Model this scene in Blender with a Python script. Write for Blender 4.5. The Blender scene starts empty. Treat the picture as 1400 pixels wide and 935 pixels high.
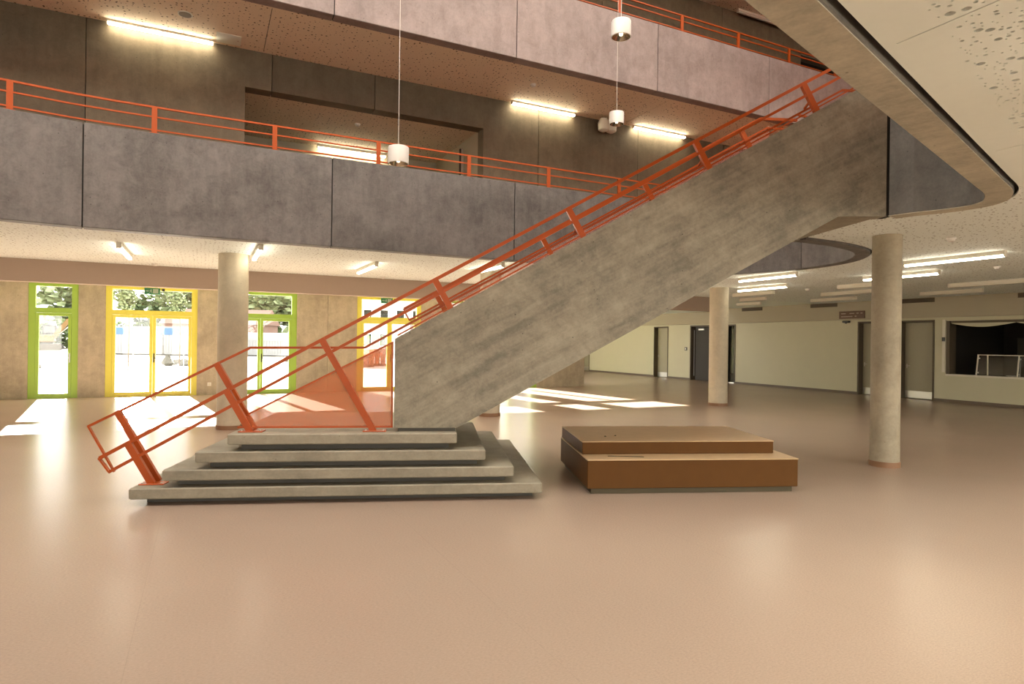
import bpy, math, random
from mathutils import Vector, Matrix
from mathutils.geometry import tessellate_polygon
random.seed(7)
scene = bpy.context.scene
col = scene.collection

# ------------------------------------------------------------------ camera
EYE = 1.65
cam_d = bpy.data.cameras.new('camera')
cam_d.sensor_width = 36.0
cam_d.lens = 36.0 * 857.0 / 1400.0
cam_d.clip_end = 600
cam = bpy.data.objects.new('camera', cam_d)
col.objects.link(cam)
cam.location = (0, 0, EYE)
cam.matrix_world = (Matrix.Translation((0, 0, EYE)) @ Matrix.Rotation(math.radians(90), 4, 'X')
                    @ Matrix.Rotation(0.0128, 4, 'Z'))
scene.camera = cam

# ------------------------------------------------------------------ world, sun, exposure
GA = math.radians(26.105)      # angle of the building grid
SA = 0.121                     # angle of the staircase
world = bpy.data.worlds.new('world')
scene.world = world
world.use_nodes = True
wn = world.node_tree.nodes
wl = world.node_tree.links
wn.clear()
# hazy, evenly bright sky seen with the photograph's warm white balance
bg = wn.new('ShaderNodeBackground')
bg.inputs['Color'].default_value = (1.0, 0.955, 0.86, 1)
bg.inputs['Strength'].default_value = 2.3
wo = wn.new('ShaderNodeOutputWorld')
wl.new(bg.outputs[0], wo.inputs['Surface'])

def bdir(a, d, z):
    c, s = math.cos(GA), math.sin(GA)
    return Vector((a * c - d * s, a * s + d * c, z))

sun_d = bpy.data.lights.new('sun', 'SUN')
sun_d.energy = 26.0
sun_d.angle = math.radians(0.6)
sun_d.color = (1.0, 0.93, 0.82)
sun = bpy.data.objects.new('sun', sun_d)
col.objects.link(sun)
L = bdir(0.13, -1.0, -0.405).normalized()
sun.rotation_euler = L.to_track_quat('-Z', 'Y').to_euler()
sun.location = (-30, 60, 40)

scene.view_settings.view_transform = 'Standard'
scene.view_settings.look = 'None'
scene.view_settings.gamma = 1.0
scene.view_settings.use_curve_mapping = False
scene.view_settings.exposure = 1.5
scene.cycles.max_bounces = 10
scene.cycles.diffuse_bounces = 6
scene.cycles.transparent_max_bounces = 16
scene.cycles.sample_clamp_indirect = 4.0
scene.cycles.caustics_reflective = False
scene.cycles.caustics_refractive = False

# ------------------------------------------------------------------ materials
def new_mat(name):
    m = bpy.data.materials.new(name)
    m.use_nodes = True
    n = m.node_tree.nodes
    return m, n, m.node_tree.links, n['Principled BSDF']

def plain(name, c, rough=0.5, metal=0.0, noise=0.06, scale=14.0, bump=0.0, spec=0.5, coat=0.0):
    m, n, l, p = new_mat(name)
    tc = n.new('ShaderNodeTexCoord')
    nz = n.new('ShaderNodeTexNoise')
    nz.inputs['Scale'].default_value = scale
    nz.inputs['Detail'].default_value = 4
    l.new(tc.outputs['Object'], nz.inputs['Vector'])
    mx = n.new('ShaderNodeMix'); mx.data_type = 'RGBA'
    mx.inputs[6].default_value = (*[x * (1 - noise) for x in c], 1)
    mx.inputs[7].default_value = (*[min(1, x * (1 + noise)) for x in c], 1)
    l.new(nz.outputs['Fac'], mx.inputs[0])
    l.new(mx.outputs[2], p.inputs['Base Color'])
    p.inputs['Roughness'].default_value = rough
    p.inputs['Metallic'].default_value = metal
    p.inputs['Specular IOR Level'].default_value = spec
    p.inputs['Coat Weight'].default_value = coat
    if bump:
        b = n.new('ShaderNodeBump'); b.inputs['Strength'].default_value = bump
        b.inputs['Distance'].default_value = 0.01
        l.new(nz.outputs['Fac'], b.inputs['Height']); l.new(b.outputs[0], p.inputs['Normal'])
    return m

def concrete(name, c, var=0.28, stretch=(0.5, 0.5, 0.16), rot=(0, 0, 0), rough=0.62, spots=0.5, blotch=1.3, streak=2.2, spec=0.4, sw=0.22):
    """cast concrete: large blotches, streaks along the formwork, fine grain and pinholes"""
    m, n, l, p = new_mat(name)
    tc = n.new('ShaderNodeTexCoord')
    info = n.new('ShaderNodeObjectInfo')
    add = n.new('ShaderNodeVectorMath'); add.operation = 'ADD'
    mul = n.new('ShaderNodeVectorMath'); mul.operation = 'SCALE'; mul.inputs[3].default_value = 13.0
    comb = n.new('ShaderNodeCombineXYZ')
    for i in range(3):
        l.new(info.outputs['Random'], comb.inputs[i])
    l.new(comb.outputs[0], mul.inputs[0])
    l.new(tc.outputs['Object'], add.inputs[0]); l.new(mul.outputs[0], add.inputs[1])
    def noise(scale, detail, vec, rough_=0.6, dist=0.0):
        z = n.new('ShaderNodeTexNoise'); z.inputs['Scale'].default_value = scale
        z.inputs['Detail'].default_value = detail; z.inputs['Roughness'].default_value = rough_
        z.inputs['Distortion'].default_value = dist
        l.new(vec, z.inputs['Vector']); return z.outputs['Fac']
    mp = n.new('ShaderNodeMapping'); mp.inputs['Scale'].default_value = stretch
    rt = n.new('ShaderNodeMapping'); rt.inputs['Rotation'].default_value = rot
    l.new(add.outputs[0], rt.inputs['Vector']); l.new(rt.outputs[0], mp.inputs['Vector'])
    big = noise(blotch, 5, add.outputs[0], 0.62, 0.3)
    stk = noise(streak * 4, 6, mp.outputs[0], 0.65)
    fine = noise(38, 4, add.outputs[0], 0.7)
    def math_(op, a, b):
        k = n.new('ShaderNodeMath'); k.operation = op
        for i, v in enumerate((a, b)):
            if isinstance(v, (int, float)): k.inputs[i].default_value = v
            else: l.new(v, k.inputs[i])
        return k.outputs[0]
    mid = noise(blotch*4.5, 6, add.outputs[0], 0.72, 0.6)
    s = math_('ADD', math_('MULTIPLY', big, 0.34), math_('MULTIPLY', stk, sw))
    s = math_('ADD', s, math_('MULTIPLY', mid, 0.28))
    s = math_('ADD', s, math_('MULTIPLY', fine, 0.16))
    ramp = n.new('ShaderNodeMapRange')
    W_ = 0.5*(0.34 + sw + 0.28 + 0.16)
    ramp.inputs[1].default_value = W_-0.095; ramp.inputs[2].default_value = W_+0.095
    ramp.inputs[3].default_value = 1 - var; ramp.inputs[4].default_value = 1 + var
    l.new(s, ramp.inputs[0])
    vor = n.new('ShaderNodeTexVoronoi'); vor.inputs['Scale'].default_value = 7.0
    l.new(add.outputs[0], vor.inputs['Vector'])
    pin = math_('LESS_THAN', vor.outputs['Distance'], 0.055)
    pin = math_('SUBTRACT', 1.0, math_('MULTIPLY', pin, spots))
    tone = math_('ADD', math_('MULTIPLY', info.outputs['Random'], 0.10), 0.95)
    f = math_('MULTIPLY', math_('MULTIPLY', ramp.outputs[0], pin), tone)
    sc = n.new('ShaderNodeVectorMath'); sc.operation = 'SCALE'
    sc.inputs[0].default_value = c
    l.new(f, sc.inputs[3])
    l.new(sc.outputs[0], p.inputs['Base Color'])
    p.inputs['Roughness'].default_value = rough
    p.inputs['Specular IOR Level'].default_value = spec
    b = n.new('ShaderNodeBump'); b.inputs['Strength'].default_value = 0.18; b.inputs['Distance'].default_value = 0.01
    l.new(s, b.inputs['Height']); l.new(b.outputs[0], p.inputs['Normal'])
    return m

def perforated(name, c, scale=11.0, rough=0.7):
    """acoustic ceiling board: scattered round holes of mixed size too far off to model singly"""
    m, n, l, p = new_mat(name)
    tc = n.new('ShaderNodeTexCoord')
    v = n.new('ShaderNodeTexVoronoi'); v.voronoi_dimensions = '2D'
    v.inputs['Scale'].default_value = scale; v.inputs['Randomness'].default_value = 1.0
    l.new(tc.outputs['Object'], v.inputs['Vector'])
    sp = n.new('ShaderNodeSeparateColor'); l.new(v.outputs['Color'], sp.inputs[0])
    th = n.new('ShaderNodeMath'); th.operation = 'MULTIPLY_ADD'
    th.inputs[1].default_value = 0.20; th.inputs[2].default_value = 0.02
    pw = n.new('ShaderNodeMath'); pw.operation = 'POWER'; pw.inputs[1].default_value = 2.0
    l.new(sp.outputs[0], pw.inputs[0]); l.new(pw.outputs[0], th.inputs[0])
    lt = n.new('ShaderNodeMath'); lt.operation = 'LESS_THAN'
    l.new(v.outputs['Distance'], lt.inputs[0]); l.new(th.outputs[0], lt.inputs[1])
    mx = n.new('ShaderNodeMix'); mx.data_type = 'RGBA'
    mx.inputs[6].default_value = (*c, 1); mx.inputs[7].default_value = (c[0]*0.16, c[1]*0.14, c[2]*0.12, 1)  # dark dots paint the shade inside the holes
    l.new(lt.outputs[0], mx.inputs[0]); l.new(mx.outputs[2], p.inputs['Base Color'])
    p.inputs['Roughness'].default_value = rough
    p.inputs['Specular IOR Level'].default_value = 0.2
    return m

def emissive(name, c, strength):
    m, n, l, p = new_mat(name)
    p.inputs['Base Color'].default_value = (0.9, 0.88, 0.82, 1)
    p.inputs['Emission Color'].default_value = (*c, 1)
    p.inputs['Emission Strength'].default_value = strength
    return m

def glass(name, tint=(1, 1, 1), refl=0.07, rough=0.02):
    m = bpy.data.materials.new(name); m.use_nodes = True
    n = m.node_tree.nodes; l = m.node_tree.links; n.clear()
    t = n.new('ShaderNodeBsdfTransparent'); t.inputs[0].default_value = (*tint, 1)
    g = n.new('ShaderNodeBsdfGlossy'); g.inputs['Roughness'].default_value = rough
    mx = n.new('ShaderNodeMixShader'); mx.inputs[0].default_value = refl
    o = n.new('ShaderNodeOutputMaterial')
    l.new(t.outputs[0], mx.inputs[1]); l.new(g.outputs[0], mx.inputs[2]); l.new(mx.outputs[0], o.inputs[0])
    return m

def mesh_screen(name, c, cover):
    """fine woven screen, finer than a pixel: part open, part coloured wire"""
    m = bpy.data.materials.new(name); m.use_nodes = True
    n = m.node_tree.nodes; l = m.node_tree.links; n.clear()
    t = n.new('ShaderNodeBsdfTransparent')
    d = n.new('ShaderNodeBsdfDiffuse'); d.inputs[0].default_value = (*c, 1)
    tl = n.new('ShaderNodeBsdfTranslucent'); tl.inputs[0].default_value = (*c, 1)
    ad = n.new('ShaderNodeMixShader'); ad.inputs[0].default_value = 0.35
    l.new(d.outputs[0], ad.inputs[1]); l.new(tl.outputs[0], ad.inputs[2])
    mx = n.new('ShaderNodeMixShader'); mx.inputs[0].default_value = cover
    o = n.new('ShaderNodeOutputMaterial')
    l.new(t.outputs[0], mx.inputs[1]); l.new(ad.outputs[0], mx.inputs[2]); l.new(mx.outputs[0], o.inputs[0])
    return m

def floor_material():
    m, n, l, p = new_mat('linoleum')
    tc = n.new('ShaderNodeTexCoord')
    def noise(scale, detail, rough_=0.6):
        z = n.new('ShaderNodeTexNoise'); z.inputs['Scale'].default_value = scale
        z.inputs['Detail'].default_value = detail; z.inputs['Roughness'].default_value = rough_
        l.new(tc.outputs['Object'], z.inputs['Vector']); return z
    mpv = n.new('ShaderNodeMapping'); mpv.inputs['Scale'].default_value = (1.0, 1.9, 1.0)
    l.new(tc.outputs['Object'], mpv.inputs['Vector'])
    mar = n.new('ShaderNodeTexNoise'); mar.inputs['Scale'].default_value = 58; mar.inputs['Detail'].default_value = 6
    mar.inputs['Roughness'].default_value = 0.7
    l.new(mpv.outputs[0], mar.inputs['Vector'])
    mf = n.new('ShaderNodeMapRange'); mf.inputs[1].default_value = 0.34; mf.inputs[2].default_value = 0.66
    l.new(mar.outputs['Fac'], mf.inputs[0])
    r = n.new('ShaderNodeMix'); r.data_type = 'RGBA'
    r.inputs[6].default_value = (0.325, 0.243, 0.188, 1); r.inputs[7].default_value = (0.405, 0.304, 0.236, 1)
    l.new(mf.outputs[0], r.inputs[0])
    big = noise(0.5, 3)
    mr = n.new('ShaderNodeMapRange'); mr.inputs[3].default_value = 0.92; mr.inputs[4].default_value = 1.08
    l.new(big.outputs['Fac'], mr.inputs[0])
    sx = n.new('ShaderNodeSeparateXYZ'); l.new(tc.outputs['Object'], sx.inputs[0])
    md = n.new('ShaderNodeMath'); md.operation = 'PINGPONG'; md.inputs[1].default_value = 1.0
    of = n.new('ShaderNodeMath'); of.operation = 'ADD'; of.inputs[1].default_value = 0.34
    l.new(sx.outputs[0], of.inputs[0]); l.new(of.outputs[0], md.inputs[0])
    ls = n.new('ShaderNodeMath'); ls.operation = 'LESS_THAN'; ls.inputs[1].default_value = 0.0025
    l.new(md.outputs[0], ls.inputs[0])
    sm = n.new('ShaderNodeMath'); sm.operation = 'MULTIPLY_ADD'; sm.inputs[1].default_value = -0.07; sm.inputs[2].default_value = 1.0
    l.new(ls.outputs[0], sm.inputs[0])
    mm = n.new('ShaderNodeMath'); mm.operation = 'MULTIPLY'; l.new(mr.outputs[0], mm.inputs[0]); l.new(sm.outputs[0], mm.inputs[1])
    sc = n.new('ShaderNodeVectorMath'); sc.operation = 'SCALE'
    l.new(r.outputs[2], sc.inputs[0]); l.new(mm.outputs[0], sc.inputs[3])
    l.new(sc.outputs[0], p.inputs['Base Color'])
    p.inputs['Roughness'].default_value = 0.25
    p.inputs['Specular IOR Level'].default_value = 0.15
    return m

M = {}
M['floor'] = floor_material()
M['conc_stair'] = concrete('concrete_stair', (0.255, 0.228, 0.172), 0.34, (0.13, 1, 1.3), (0, 0.50, 0), streak=1.9, blotch=1.5, sw=0.34)
M['conc_step'] = concrete('concrete_step', (0.29, 0.26, 0.195), 0.22, (0.3, 0.5, 1.2), spots=0.25)
M['conc_parapet'] = concrete('concrete_parapet', (0.145, 0.132, 0.124), 0.36, (0.7, 0.7, 0.13))
M['conc_pink'] = concrete('concrete_pinkish', (0.30, 0.243, 0.235), 0.24, (0.7, 0.7, 0.13))  # paler and pinker: skylight and red floor bounce put into the colour
M['conc_near'] = concrete('concrete_near', (0.125, 0.115, 0.100), 0.32, (0.5, 0.5, 0.13))  # darker copy for the parapet face; underside strip has bounce painted in
M['conc_wall'] = concrete('concrete_wall', (0.14, 0.112, 0.075), 0.24, (0.8, 0.8, 0.10))
M['conc_pier'] = concrete('concrete_pier', (0.42, 0.36, 0.275), 0.22, (0.8, 0.8, 0.12))
M['conc_col'] = concrete('concrete_column', (0.37, 0.325, 0.24), 0.18, (0.5, 0.5, 0.5), spots=0.25)
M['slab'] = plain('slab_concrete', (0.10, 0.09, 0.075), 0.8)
M['void'] = plain('dark_void', (0.03, 0.027, 0.024), 0.9)
M['ceil'] = plain('ceiling_board', (0.86, 0.93, 0.88), 0.75, noise=0.02, spec=0.2)
M['perf'] = perforated('perforated_board', (0.85, 0.92, 0.90), 15.0)
M['perf_up'] = perforated('perforated_board_upper', (0.88, 0.78, 0.63), 13.0)
M['beam'] = plain('painted_beam', (0.43, 0.335, 0.27), 0.7, noise=0.03)
M['white_wall'] = plain('white_plaster', (0.40, 0.38, 0.29), 0.65, noise=0.03, scale=3)
M['bulkhead'] = plain('bulkhead_plaster', (0.44, 0.39, 0.285), 0.65, noise=0.03, scale=3)
M['panel_wall'] = plain('wall_panel', (0.58, 0.55, 0.395), 0.5, noise=0.03, scale=3)
M['brown_frame'] = plain('brown_door_frame', (0.10, 0.075, 0.045), 0.5)
M['skirting'] = plain('brown_skirting', (0.15, 0.11, 0.08), 0.5)
M['col_base'] = plain('terracotta_skirting', (0.26, 0.14, 0.075), 0.5)
M['door'] = plain('door_leaf', (0.36, 0.33, 0.235), 0.45, noise=0.03)
M['steel'] = plain('brushed_steel', (0.62, 0.60, 0.55), 0.35, metal=0.9, noise=0.05, scale=60)
M['dark_metal'] = plain('dark_metal', (0.05, 0.05, 0.05), 0.4, metal=0.5)
M['orange'] = plain('orange_lacquer', (0.40, 0.072, 0.010), 0.4, noise=0.04, spec=0.35)
M['orange_up'] = M['orange']
M['mesh'] = mesh_screen('orange_screen', (0.72, 0.22, 0.09), 0.46)
M['mesh_far'] = mesh_screen('orange_screen_far', (0.75, 0.32, 0.25), 0.28)
M['green_frame'] = plain('green_lacquer', (0.33, 0.52, 0.07), 0.4, noise=0.03)
M['yellow_frame'] = plain('yellow_lacquer', (0.72, 0.66, 0.10), 0.4, noise=0.03)
M['glass'] = glass('window_glass')
M['guard_glass'] = glass('guard_glass', (0.95, 0.97, 0.95), 0.05)
M['dark_glass'] = glass('dark_glass', (0.20, 0.26, 0.22), 0.10)
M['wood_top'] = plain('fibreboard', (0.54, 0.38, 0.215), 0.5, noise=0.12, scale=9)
M['wood_dark'] = plain('fibreboard_front', (0.115, 0.050, 0.012), 0.6, noise=0.10, scale=7, spec=0.15)  # darkened: shade on the tier sides put into the fibreboard's colour
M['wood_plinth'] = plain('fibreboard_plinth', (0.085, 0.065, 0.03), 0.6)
M['white'] = plain('white_lacquer', (0.80, 0.78, 0.74), 0.4, noise=0.02)
M['lamp_housing'] = plain('lamp_housing', (0.72, 0.68, 0.58), 0.45, noise=0.02)
M['lamp_on'] = emissive('lamp_lit', (1.0, 0.90, 0.70), 9.0)
M['lamp_wall'] = emissive('lamp_wall_lit', (1.0, 0.86, 0.60), 16.0)
M['lamp_hall'] = emissive('lamp_hall_lit', (1.0, 0.93, 0.78), 25.0)  # emission boosted above the other lamps to fill floor and ceiling
M['lamp_off'] = plain('lamp_unlit', (0.72, 0.68, 0.58), 0.5, noise=0.02)
M['reflector'] = plain('reflector', (0.62, 0.55, 0.42), 0.12, metal=1.0, noise=0.02)
M['bulb'] = emissive('pendant_bulb', (1.0, 0.85, 0.6), 2.0)
M['cable'] = plain('white_cable', (0.75, 0.72, 0.66), 0.5)
M['sign_brown'] = plain('sign_brown', (0.14, 0.075, 0.045), 0.5)
M['sign_text'] = plain('sign_print', (0.45, 0.36, 0.30), 0.5)
M['exit_green'] = emissive('exit_green', (0.02, 0.22, 0.08), 0.12)
M['exit_green'].node_tree.nodes['Principled BSDF'].inputs['Base Color'].default_value = (0.008, 0.07, 0.028, 1)
M['exit_white'] = plain('exit_white', (0.30, 0.34, 0.30), 0.5)
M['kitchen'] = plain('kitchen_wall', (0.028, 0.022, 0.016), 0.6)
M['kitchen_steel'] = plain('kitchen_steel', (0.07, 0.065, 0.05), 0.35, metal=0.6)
M['ground'] = plain('outside_ground', (0.40, 0.375, 0.335), 0.9, noise=0.12, scale=0.4)
M['bark'] = plain('bark', (0.10, 0.075, 0.05), 0.9)
M['rubber'] = plain('rubber', (0.05, 0.05, 0.05), 0.8)
M['digger'] = plain('digger_orange', (0.14, 0.075, 0.015), 0.5)
M['digger_grey'] = plain('digger_grey', (0.03, 0.034, 0.036), 0.5)
M['cont_white'] = plain('container_white', (0.25, 0.265, 0.28), 0.5)
M['cont_blue'] = plain('container_blue', (0.045, 0.12, 0.26), 0.5)
M['house_red'] = plain('house_red', (0.17, 0.105, 0.085), 0.8)
M['house_pale'] = plain('house_pale', (0.30, 0.29, 0.27), 0.8)
M['roof_tile'] = plain('roof_tile', (0.30, 0.15, 0.11), 0.8)
M['rubble'] = plain('rubble', (0.10, 0.10, 0.09), 0.9)
M['brick_heap'] = plain('brick_stack', (0.26, 0.11, 0.06), 0.8, noise=0.2)
def leaf_mat(name, c):
    m, n, l, p = new_mat(name)
    oi = n.new('ShaderNodeTexCoord'); nz = n.new('ShaderNodeTexNoise'); nz.inputs['Scale'].default_value = 1.2
    l.new(oi.outputs['Object'], nz.inputs['Vector'])
    mx = n.new('ShaderNodeMix'); mx.data_type = 'RGBA'
    mx.inputs[6].default_value = (*[x * 0.55 for x in c], 1); mx.inputs[7].default_value = (*[x * 1.5 for x in c], 1)
    l.new(nz.outputs['Fac'], mx.inputs[0]); l.new(mx.outputs[2], p.inputs['Base Color'])
    p.inputs['Roughness'].default_value = 0.6
    return m
M['leaf'] = leaf_mat('foliage', (0.10, 0.15, 0.065))
M['leaf2'] = leaf_mat('foliage_pale', (0.17, 0.22, 0.11))

# ------------------------------------------------------------------ mesh tools
class MB:
    def __init__(s): s.v = []; s.f = []
    def add(s, vs, fs):
        k = len(s.v); s.v += [tuple(x) for x in vs]; s.f += [tuple(i + k for i in q) for q in fs]; return s
    def box(s, x0, x1, y0, y1, z0, z1):
        if x0 > x1: x0, x1 = x1, x0
        if y0 > y1: y0, y1 = y1, y0
        if z0 > z1: z0, z1 = z1, z0
        return s.add([(x0,y0,z0),(x1,y0,z0),(x1,y1,z0),(x0,y1,z0),(x0,y0,z1),(x1,y0,z1),(x1,y1,z1),(x0,y1,z1)],
                     [(0,3,2,1),(4,5,6,7),(0,1,5,4),(1,2,6,5),(2,3,7,6),(3,0,4,7)])
    def cbox(s, x0, x1, y0, y1, z0, z1, c=0.01):
        """box with chamfered edges"""
        if x0 > x1: x0, x1 = x1, x0
        if y0 > y1: y0, y1 = y1, y0
        c = min(c, (x1-x0)*.45, (y1-y0)*.45, (z1-z0)*.45)
        rings = []
        for z, i in ((z0, c), (z0 + c, 0), (z1 - c, 0), (z1, c)):
            k = c if i == 0 else c + i
            rings.append([(x0+k,y0+i,z),(x1-k,y0+i,z),(x1-i,y0+k,z),(x1-i,y1-k,z),(x1-k,y1-i,z),(x0+k,y1-i,z),(x0+i,y1-k,z),(x0+i,y0+k,z)])
        return s.rings(rings)
    def rings(s, rings, cap=True):
        n = len(rings[0]); vs = [p for r in rings for p in r]; fs = []
        for j in range(len(rings) - 1):
            for i in range(n):
                a, b = j*n + i, j*n + (i+1) % n
                fs.append((a, b, b + n, a + n))
        if cap:
            fs.append(tuple(range(n - 1, -1, -1)))
            fs.append(tuple((len(rings)-1)*n + i for i in range(n)))
        return s.add(vs, fs)
    def cyl(s, x, y, z0, z1, r0, r1=None, n=32):
        r1 = r0 if r1 is None else r1
        c = [(math.cos(2*math.pi*i/n), math.sin(2*math.pi*i/n)) for i in range(n)]
        return s.rings([[(x+a*r0, y+b*r0, z0) for a, b in c], [(x+a*r1, y+b*r1, z1) for a, b in c]])
    def lathe(s, x, y, prof, n=32, cap=True):
        c = [(math.cos(2*math.pi*i/n), math.sin(2*math.pi*i/n)) for i in range(n)]
        return s.rings([[(x+a*r, y+b*r, z) for a, b in c] for r, z in prof], cap)
    def bar(s, p0, p1, w, h, side=(0, 1, 0)):
        """rectangular bar from p0 to p1: w across 'side', h across the third axis"""
        p0, p1 = Vector(p0), Vector(p1); d = (p1 - p0).normalized(); sd = Vector(side)
        sd = (sd - d * sd.dot(d)).normalized(); up = d.cross(sd)
        q = [(-1,-1),(1,-1),(1,1),(-1,1)]
        return s.rings([[p + sd*(a*w/2) + up*(b*h/2) for a, b in q] for p in (p0, p1)])
    def path_bar(s, pts, w, h, side=None):
        """mitred rectangular bar along a polyline; side = fixed width axis, or horizontal if None"""
        pts = [Vector(p) for p in pts]; R = []
        for i, p in enumerate(pts):
            a = (p - pts[i-1]).normalized() if i else None
            b = (pts[i+1] - p).normalized() if i < len(pts)-1 else None
            t = ((a or b) + (b or a)).normalized()
            sd = Vector(side) if side is not None else Vector((-t.y, t.x, 0)).normalized()
            sd = (sd - t*sd.dot(t)).normalized(); up = t.cross(sd)
            k = 1.0
            if a is not None and b is not None: k = 1/max(0.5, t.dot(b))
            ku, ks = (k, 1.0) if side is not None else (1.0, k)
            R.append([p + sd*(x*w/2*ks) + up*(y*h/2*ku) for x, y in ((-1,-1),(1,-1),(1,1),(-1,1))])
        return s.rings(R)
    def tube(s, pts, r, n=8):
        pts = [Vector(p) for p in pts]; R = []
        for i, p in enumerate(pts):
            a = (p - pts[i-1]).normalized() if i else None
            b = (pts[i+1] - p).normalized() if i < len(pts)-1 else None
            t = ((a or b) + (b or a)).normalized()
            ref = Vector((0,0,1)) if abs(t.z) < .9 else Vector((1,0,0))
            sd = t.cross(ref).normalized(); up = sd.cross(t)
            R.append([p + (sd*math.cos(2*math.pi*j/n) + up*math.sin(2*math.pi*j/n))*r for j in range(n)])
        return s.rings(R)
    def prism_xz(s, poly, y0, y1):
        n = len(poly)
        if sum(poly[i][0]*poly[(i+1)%n][1]-poly[(i+1)%n][0]*poly[i][1] for i in range(n)) < 0: poly = poly[::-1]
        vs = [(x, y0, z) for x, z in poly] + [(x, y1, z) for x, z in poly]
        tris = tessellate_polygon([[Vector((x, z, 0)) for x, z in poly]])
        fs = [tuple(t) for t in tris] + [tuple(i + n for i in t[::-1]) for t in tris]
        fs += [(i, (i+1) % n, (i+1) % n + n, i + n) for i in range(n)]
        return s.add(vs, fs)
    def plate_xy(s, outer, holes, z0, z1=None):
        """flat polygon with holes; one skin with hole walls if z1 given as wall height only"""
        loops = [outer] + list(holes)
        tris = tessellate_polygon([[Vector((x, y, 0)) for x, y in lp] for lp in loops])
        flat = [p for lp in loops for p in lp]; N = len(flat)
        s_ = [(x, y, z0) for x, y in flat]; fs = [tuple(t) for t in tris]
        if z1 is not None:
            s_ += [(x, y, z1) for x, y in flat]; fs += [tuple(i + N for i in t[::-1]) for t in tris]
            k = 0
            for lp in loops:
                m = len(lp)
                fs += [(k+i, k+(i+1) % m, k+(i+1) % m + N, k+i+N) for i in range(m)]
                k += m
        return s.add(s_, fs)
    def build(s, name, mat, parent=None, smooth=False, recalc=True):
        me = bpy.data.meshes.new(name); me.from_pydata(s.v, [], s.f); me.materials.append(mat)
        if recalc:
            import bmesh
            b = bmesh.new(); b.from_mesh(me); bmesh.ops.recalc_face_normals(b, faces=b.faces); b.to_mesh(me); b.free()
        if smooth:
            me.polygons.foreach_set('use_smooth', [True]*len(me.polygons))
            me.set_sharp_from_angle(angle=math.radians(40))
        o = bpy.data.objects.new(name, me); col.objects.link(o)
        if parent is not None: o.parent = parent
        return o

def thing(name, label=None, cat=None, loc=(0, 0, 0), rz=0.0, group=None, kind=None):
    o = bpy.data.objects.new(name, None); col.objects.link(o)
    o.empty_display_size = 0.2
    o.location = loc; o.rotation_euler = (0, 0, rz)
    return tag(o, label, cat, group, kind)

def tag(o, label=None, cat=None, group=None, kind=None):
    if label: o['label'] = label
    if cat: o['category'] = cat
    if group: o['group'] = group
    if kind: o['kind'] = kind
    return o

def grid(o):               # a mesh modelled in the building's grid
    o.rotation_euler = (0, 0, GA); return o
def B(a, d, z=0.0):
    return bdir(a, d, z)
def G(a, d):
    c, s_ = math.cos(GA), math.sin(GA); return (a*c + d*s_, -a*s_ + d*c)
def S2B(u, v):
    x = u*math.cos(SA) - v*math.sin(SA); y = u*math.sin(SA) + v*math.cos(SA)
    return G(x, y)

def catmull(pts, n=6):
    out = []; P = [pts[0]] + list(pts) + [pts[-1]]
    for i in range(1, len(P) - 2):
        p0, p1, p2, p3 = (Vector(P[k]) for k in (i-1, i, i+1, i+2))
        for j in range(n):
            t = j/n
            out.append(tuple(0.5*((2*p1) + (p2-p0)*t + (2*p0-5*p1+4*p2-p3)*t*t + (3*p1-p0-3*p2+p3)*t**3)))
    out.append(tuple(pts[-1])); return out

def offset(pts, d):
    """offset an open polyline to its left by d"""
    out = []
    for i, p in enumerate(pts):
        a = Vector(pts[max(0, i-1)]); b = Vector(pts[min(len(pts)-1, i+1)])
        t = (b - a).normalized(); out.append((p[0] - t.y*d, p[1] + t.x*d))
    return out

def arclen(pts):
    s_ = [0.0]
    for i in range(1, len(pts)): s_.append(s_[-1] + (Vector(pts[i]) - Vector(pts[i-1])).length)
    return s_

def at_len(pts, S, t):
    for i in range(1, len(pts)):
        if t <= S[i] + 1e-9:
            k = (t - S[i-1]) / max(1e-9, S[i] - S[i-1])
            return (pts[i-1][0] + (pts[i][0]-pts[i-1][0])*k, pts[i-1][1] + (pts[i][1]-pts[i-1][1])*k)
    return pts[-1]

# ------------------------------------------------------------------ outlines (building grid: a along the glazed wall, d away from the camera)
Z1, Z1T, FL1 = 3.165, 4.61, 3.60
Z2, Z2T, FL2 = 6.93, 8.33, 7.36
ROOF = 10.57
TH = 0.23
# first floor opening: inner faces of the parapets
far_in = catmull([(-10.3, 0.6), (-10.4, 3.0), (-9.4, 5.8), (-7.6, 8.0), (-5.2, 9.5), (-3.6, 10.02), (-2.4, 10.25), (-1.5, 10.40), (-0.3, 10.45)], 4)
far_in += catmull([(9.0, 10.45), (9.7, 10.30), (10.25, 9.65), (10.47, 8.9), (10.45, 8.1), (10.15, 7.35), (9.5, 6.74), (8.6, 6.46), (7.67, 6.42)], 4)
near_line = lambda a: 1.88 + 0.308*(a - 2.40)
near_out = [(-9.2, near_line(-9.2)), (-2.0, near_line(-2.0))] + catmull([(6.55, near_line(6.55)), (6.85, 3.25), (7.1, 3.36), (7.35, 3.53), (7.49, 3.78), (7.47, 4.1), (7.33, 4.45), (7.13, 4.80)], 4)
left_cap = catmull([(-9.2, near_line(-9.2)), (-9.9, -1.3), (-10.25, -0.4), (-10.3, 0.6)], 4)
far_in = left_cap[:-1] + far_in
far_out = offset(far_in, TH)
near_in = offset(near_out, TH)
near_in = near_in[:-4] + [S2B(5.235, 6.545), S2B(5.166, 6.664)]
def fix_right(pts):
    return pts
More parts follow.
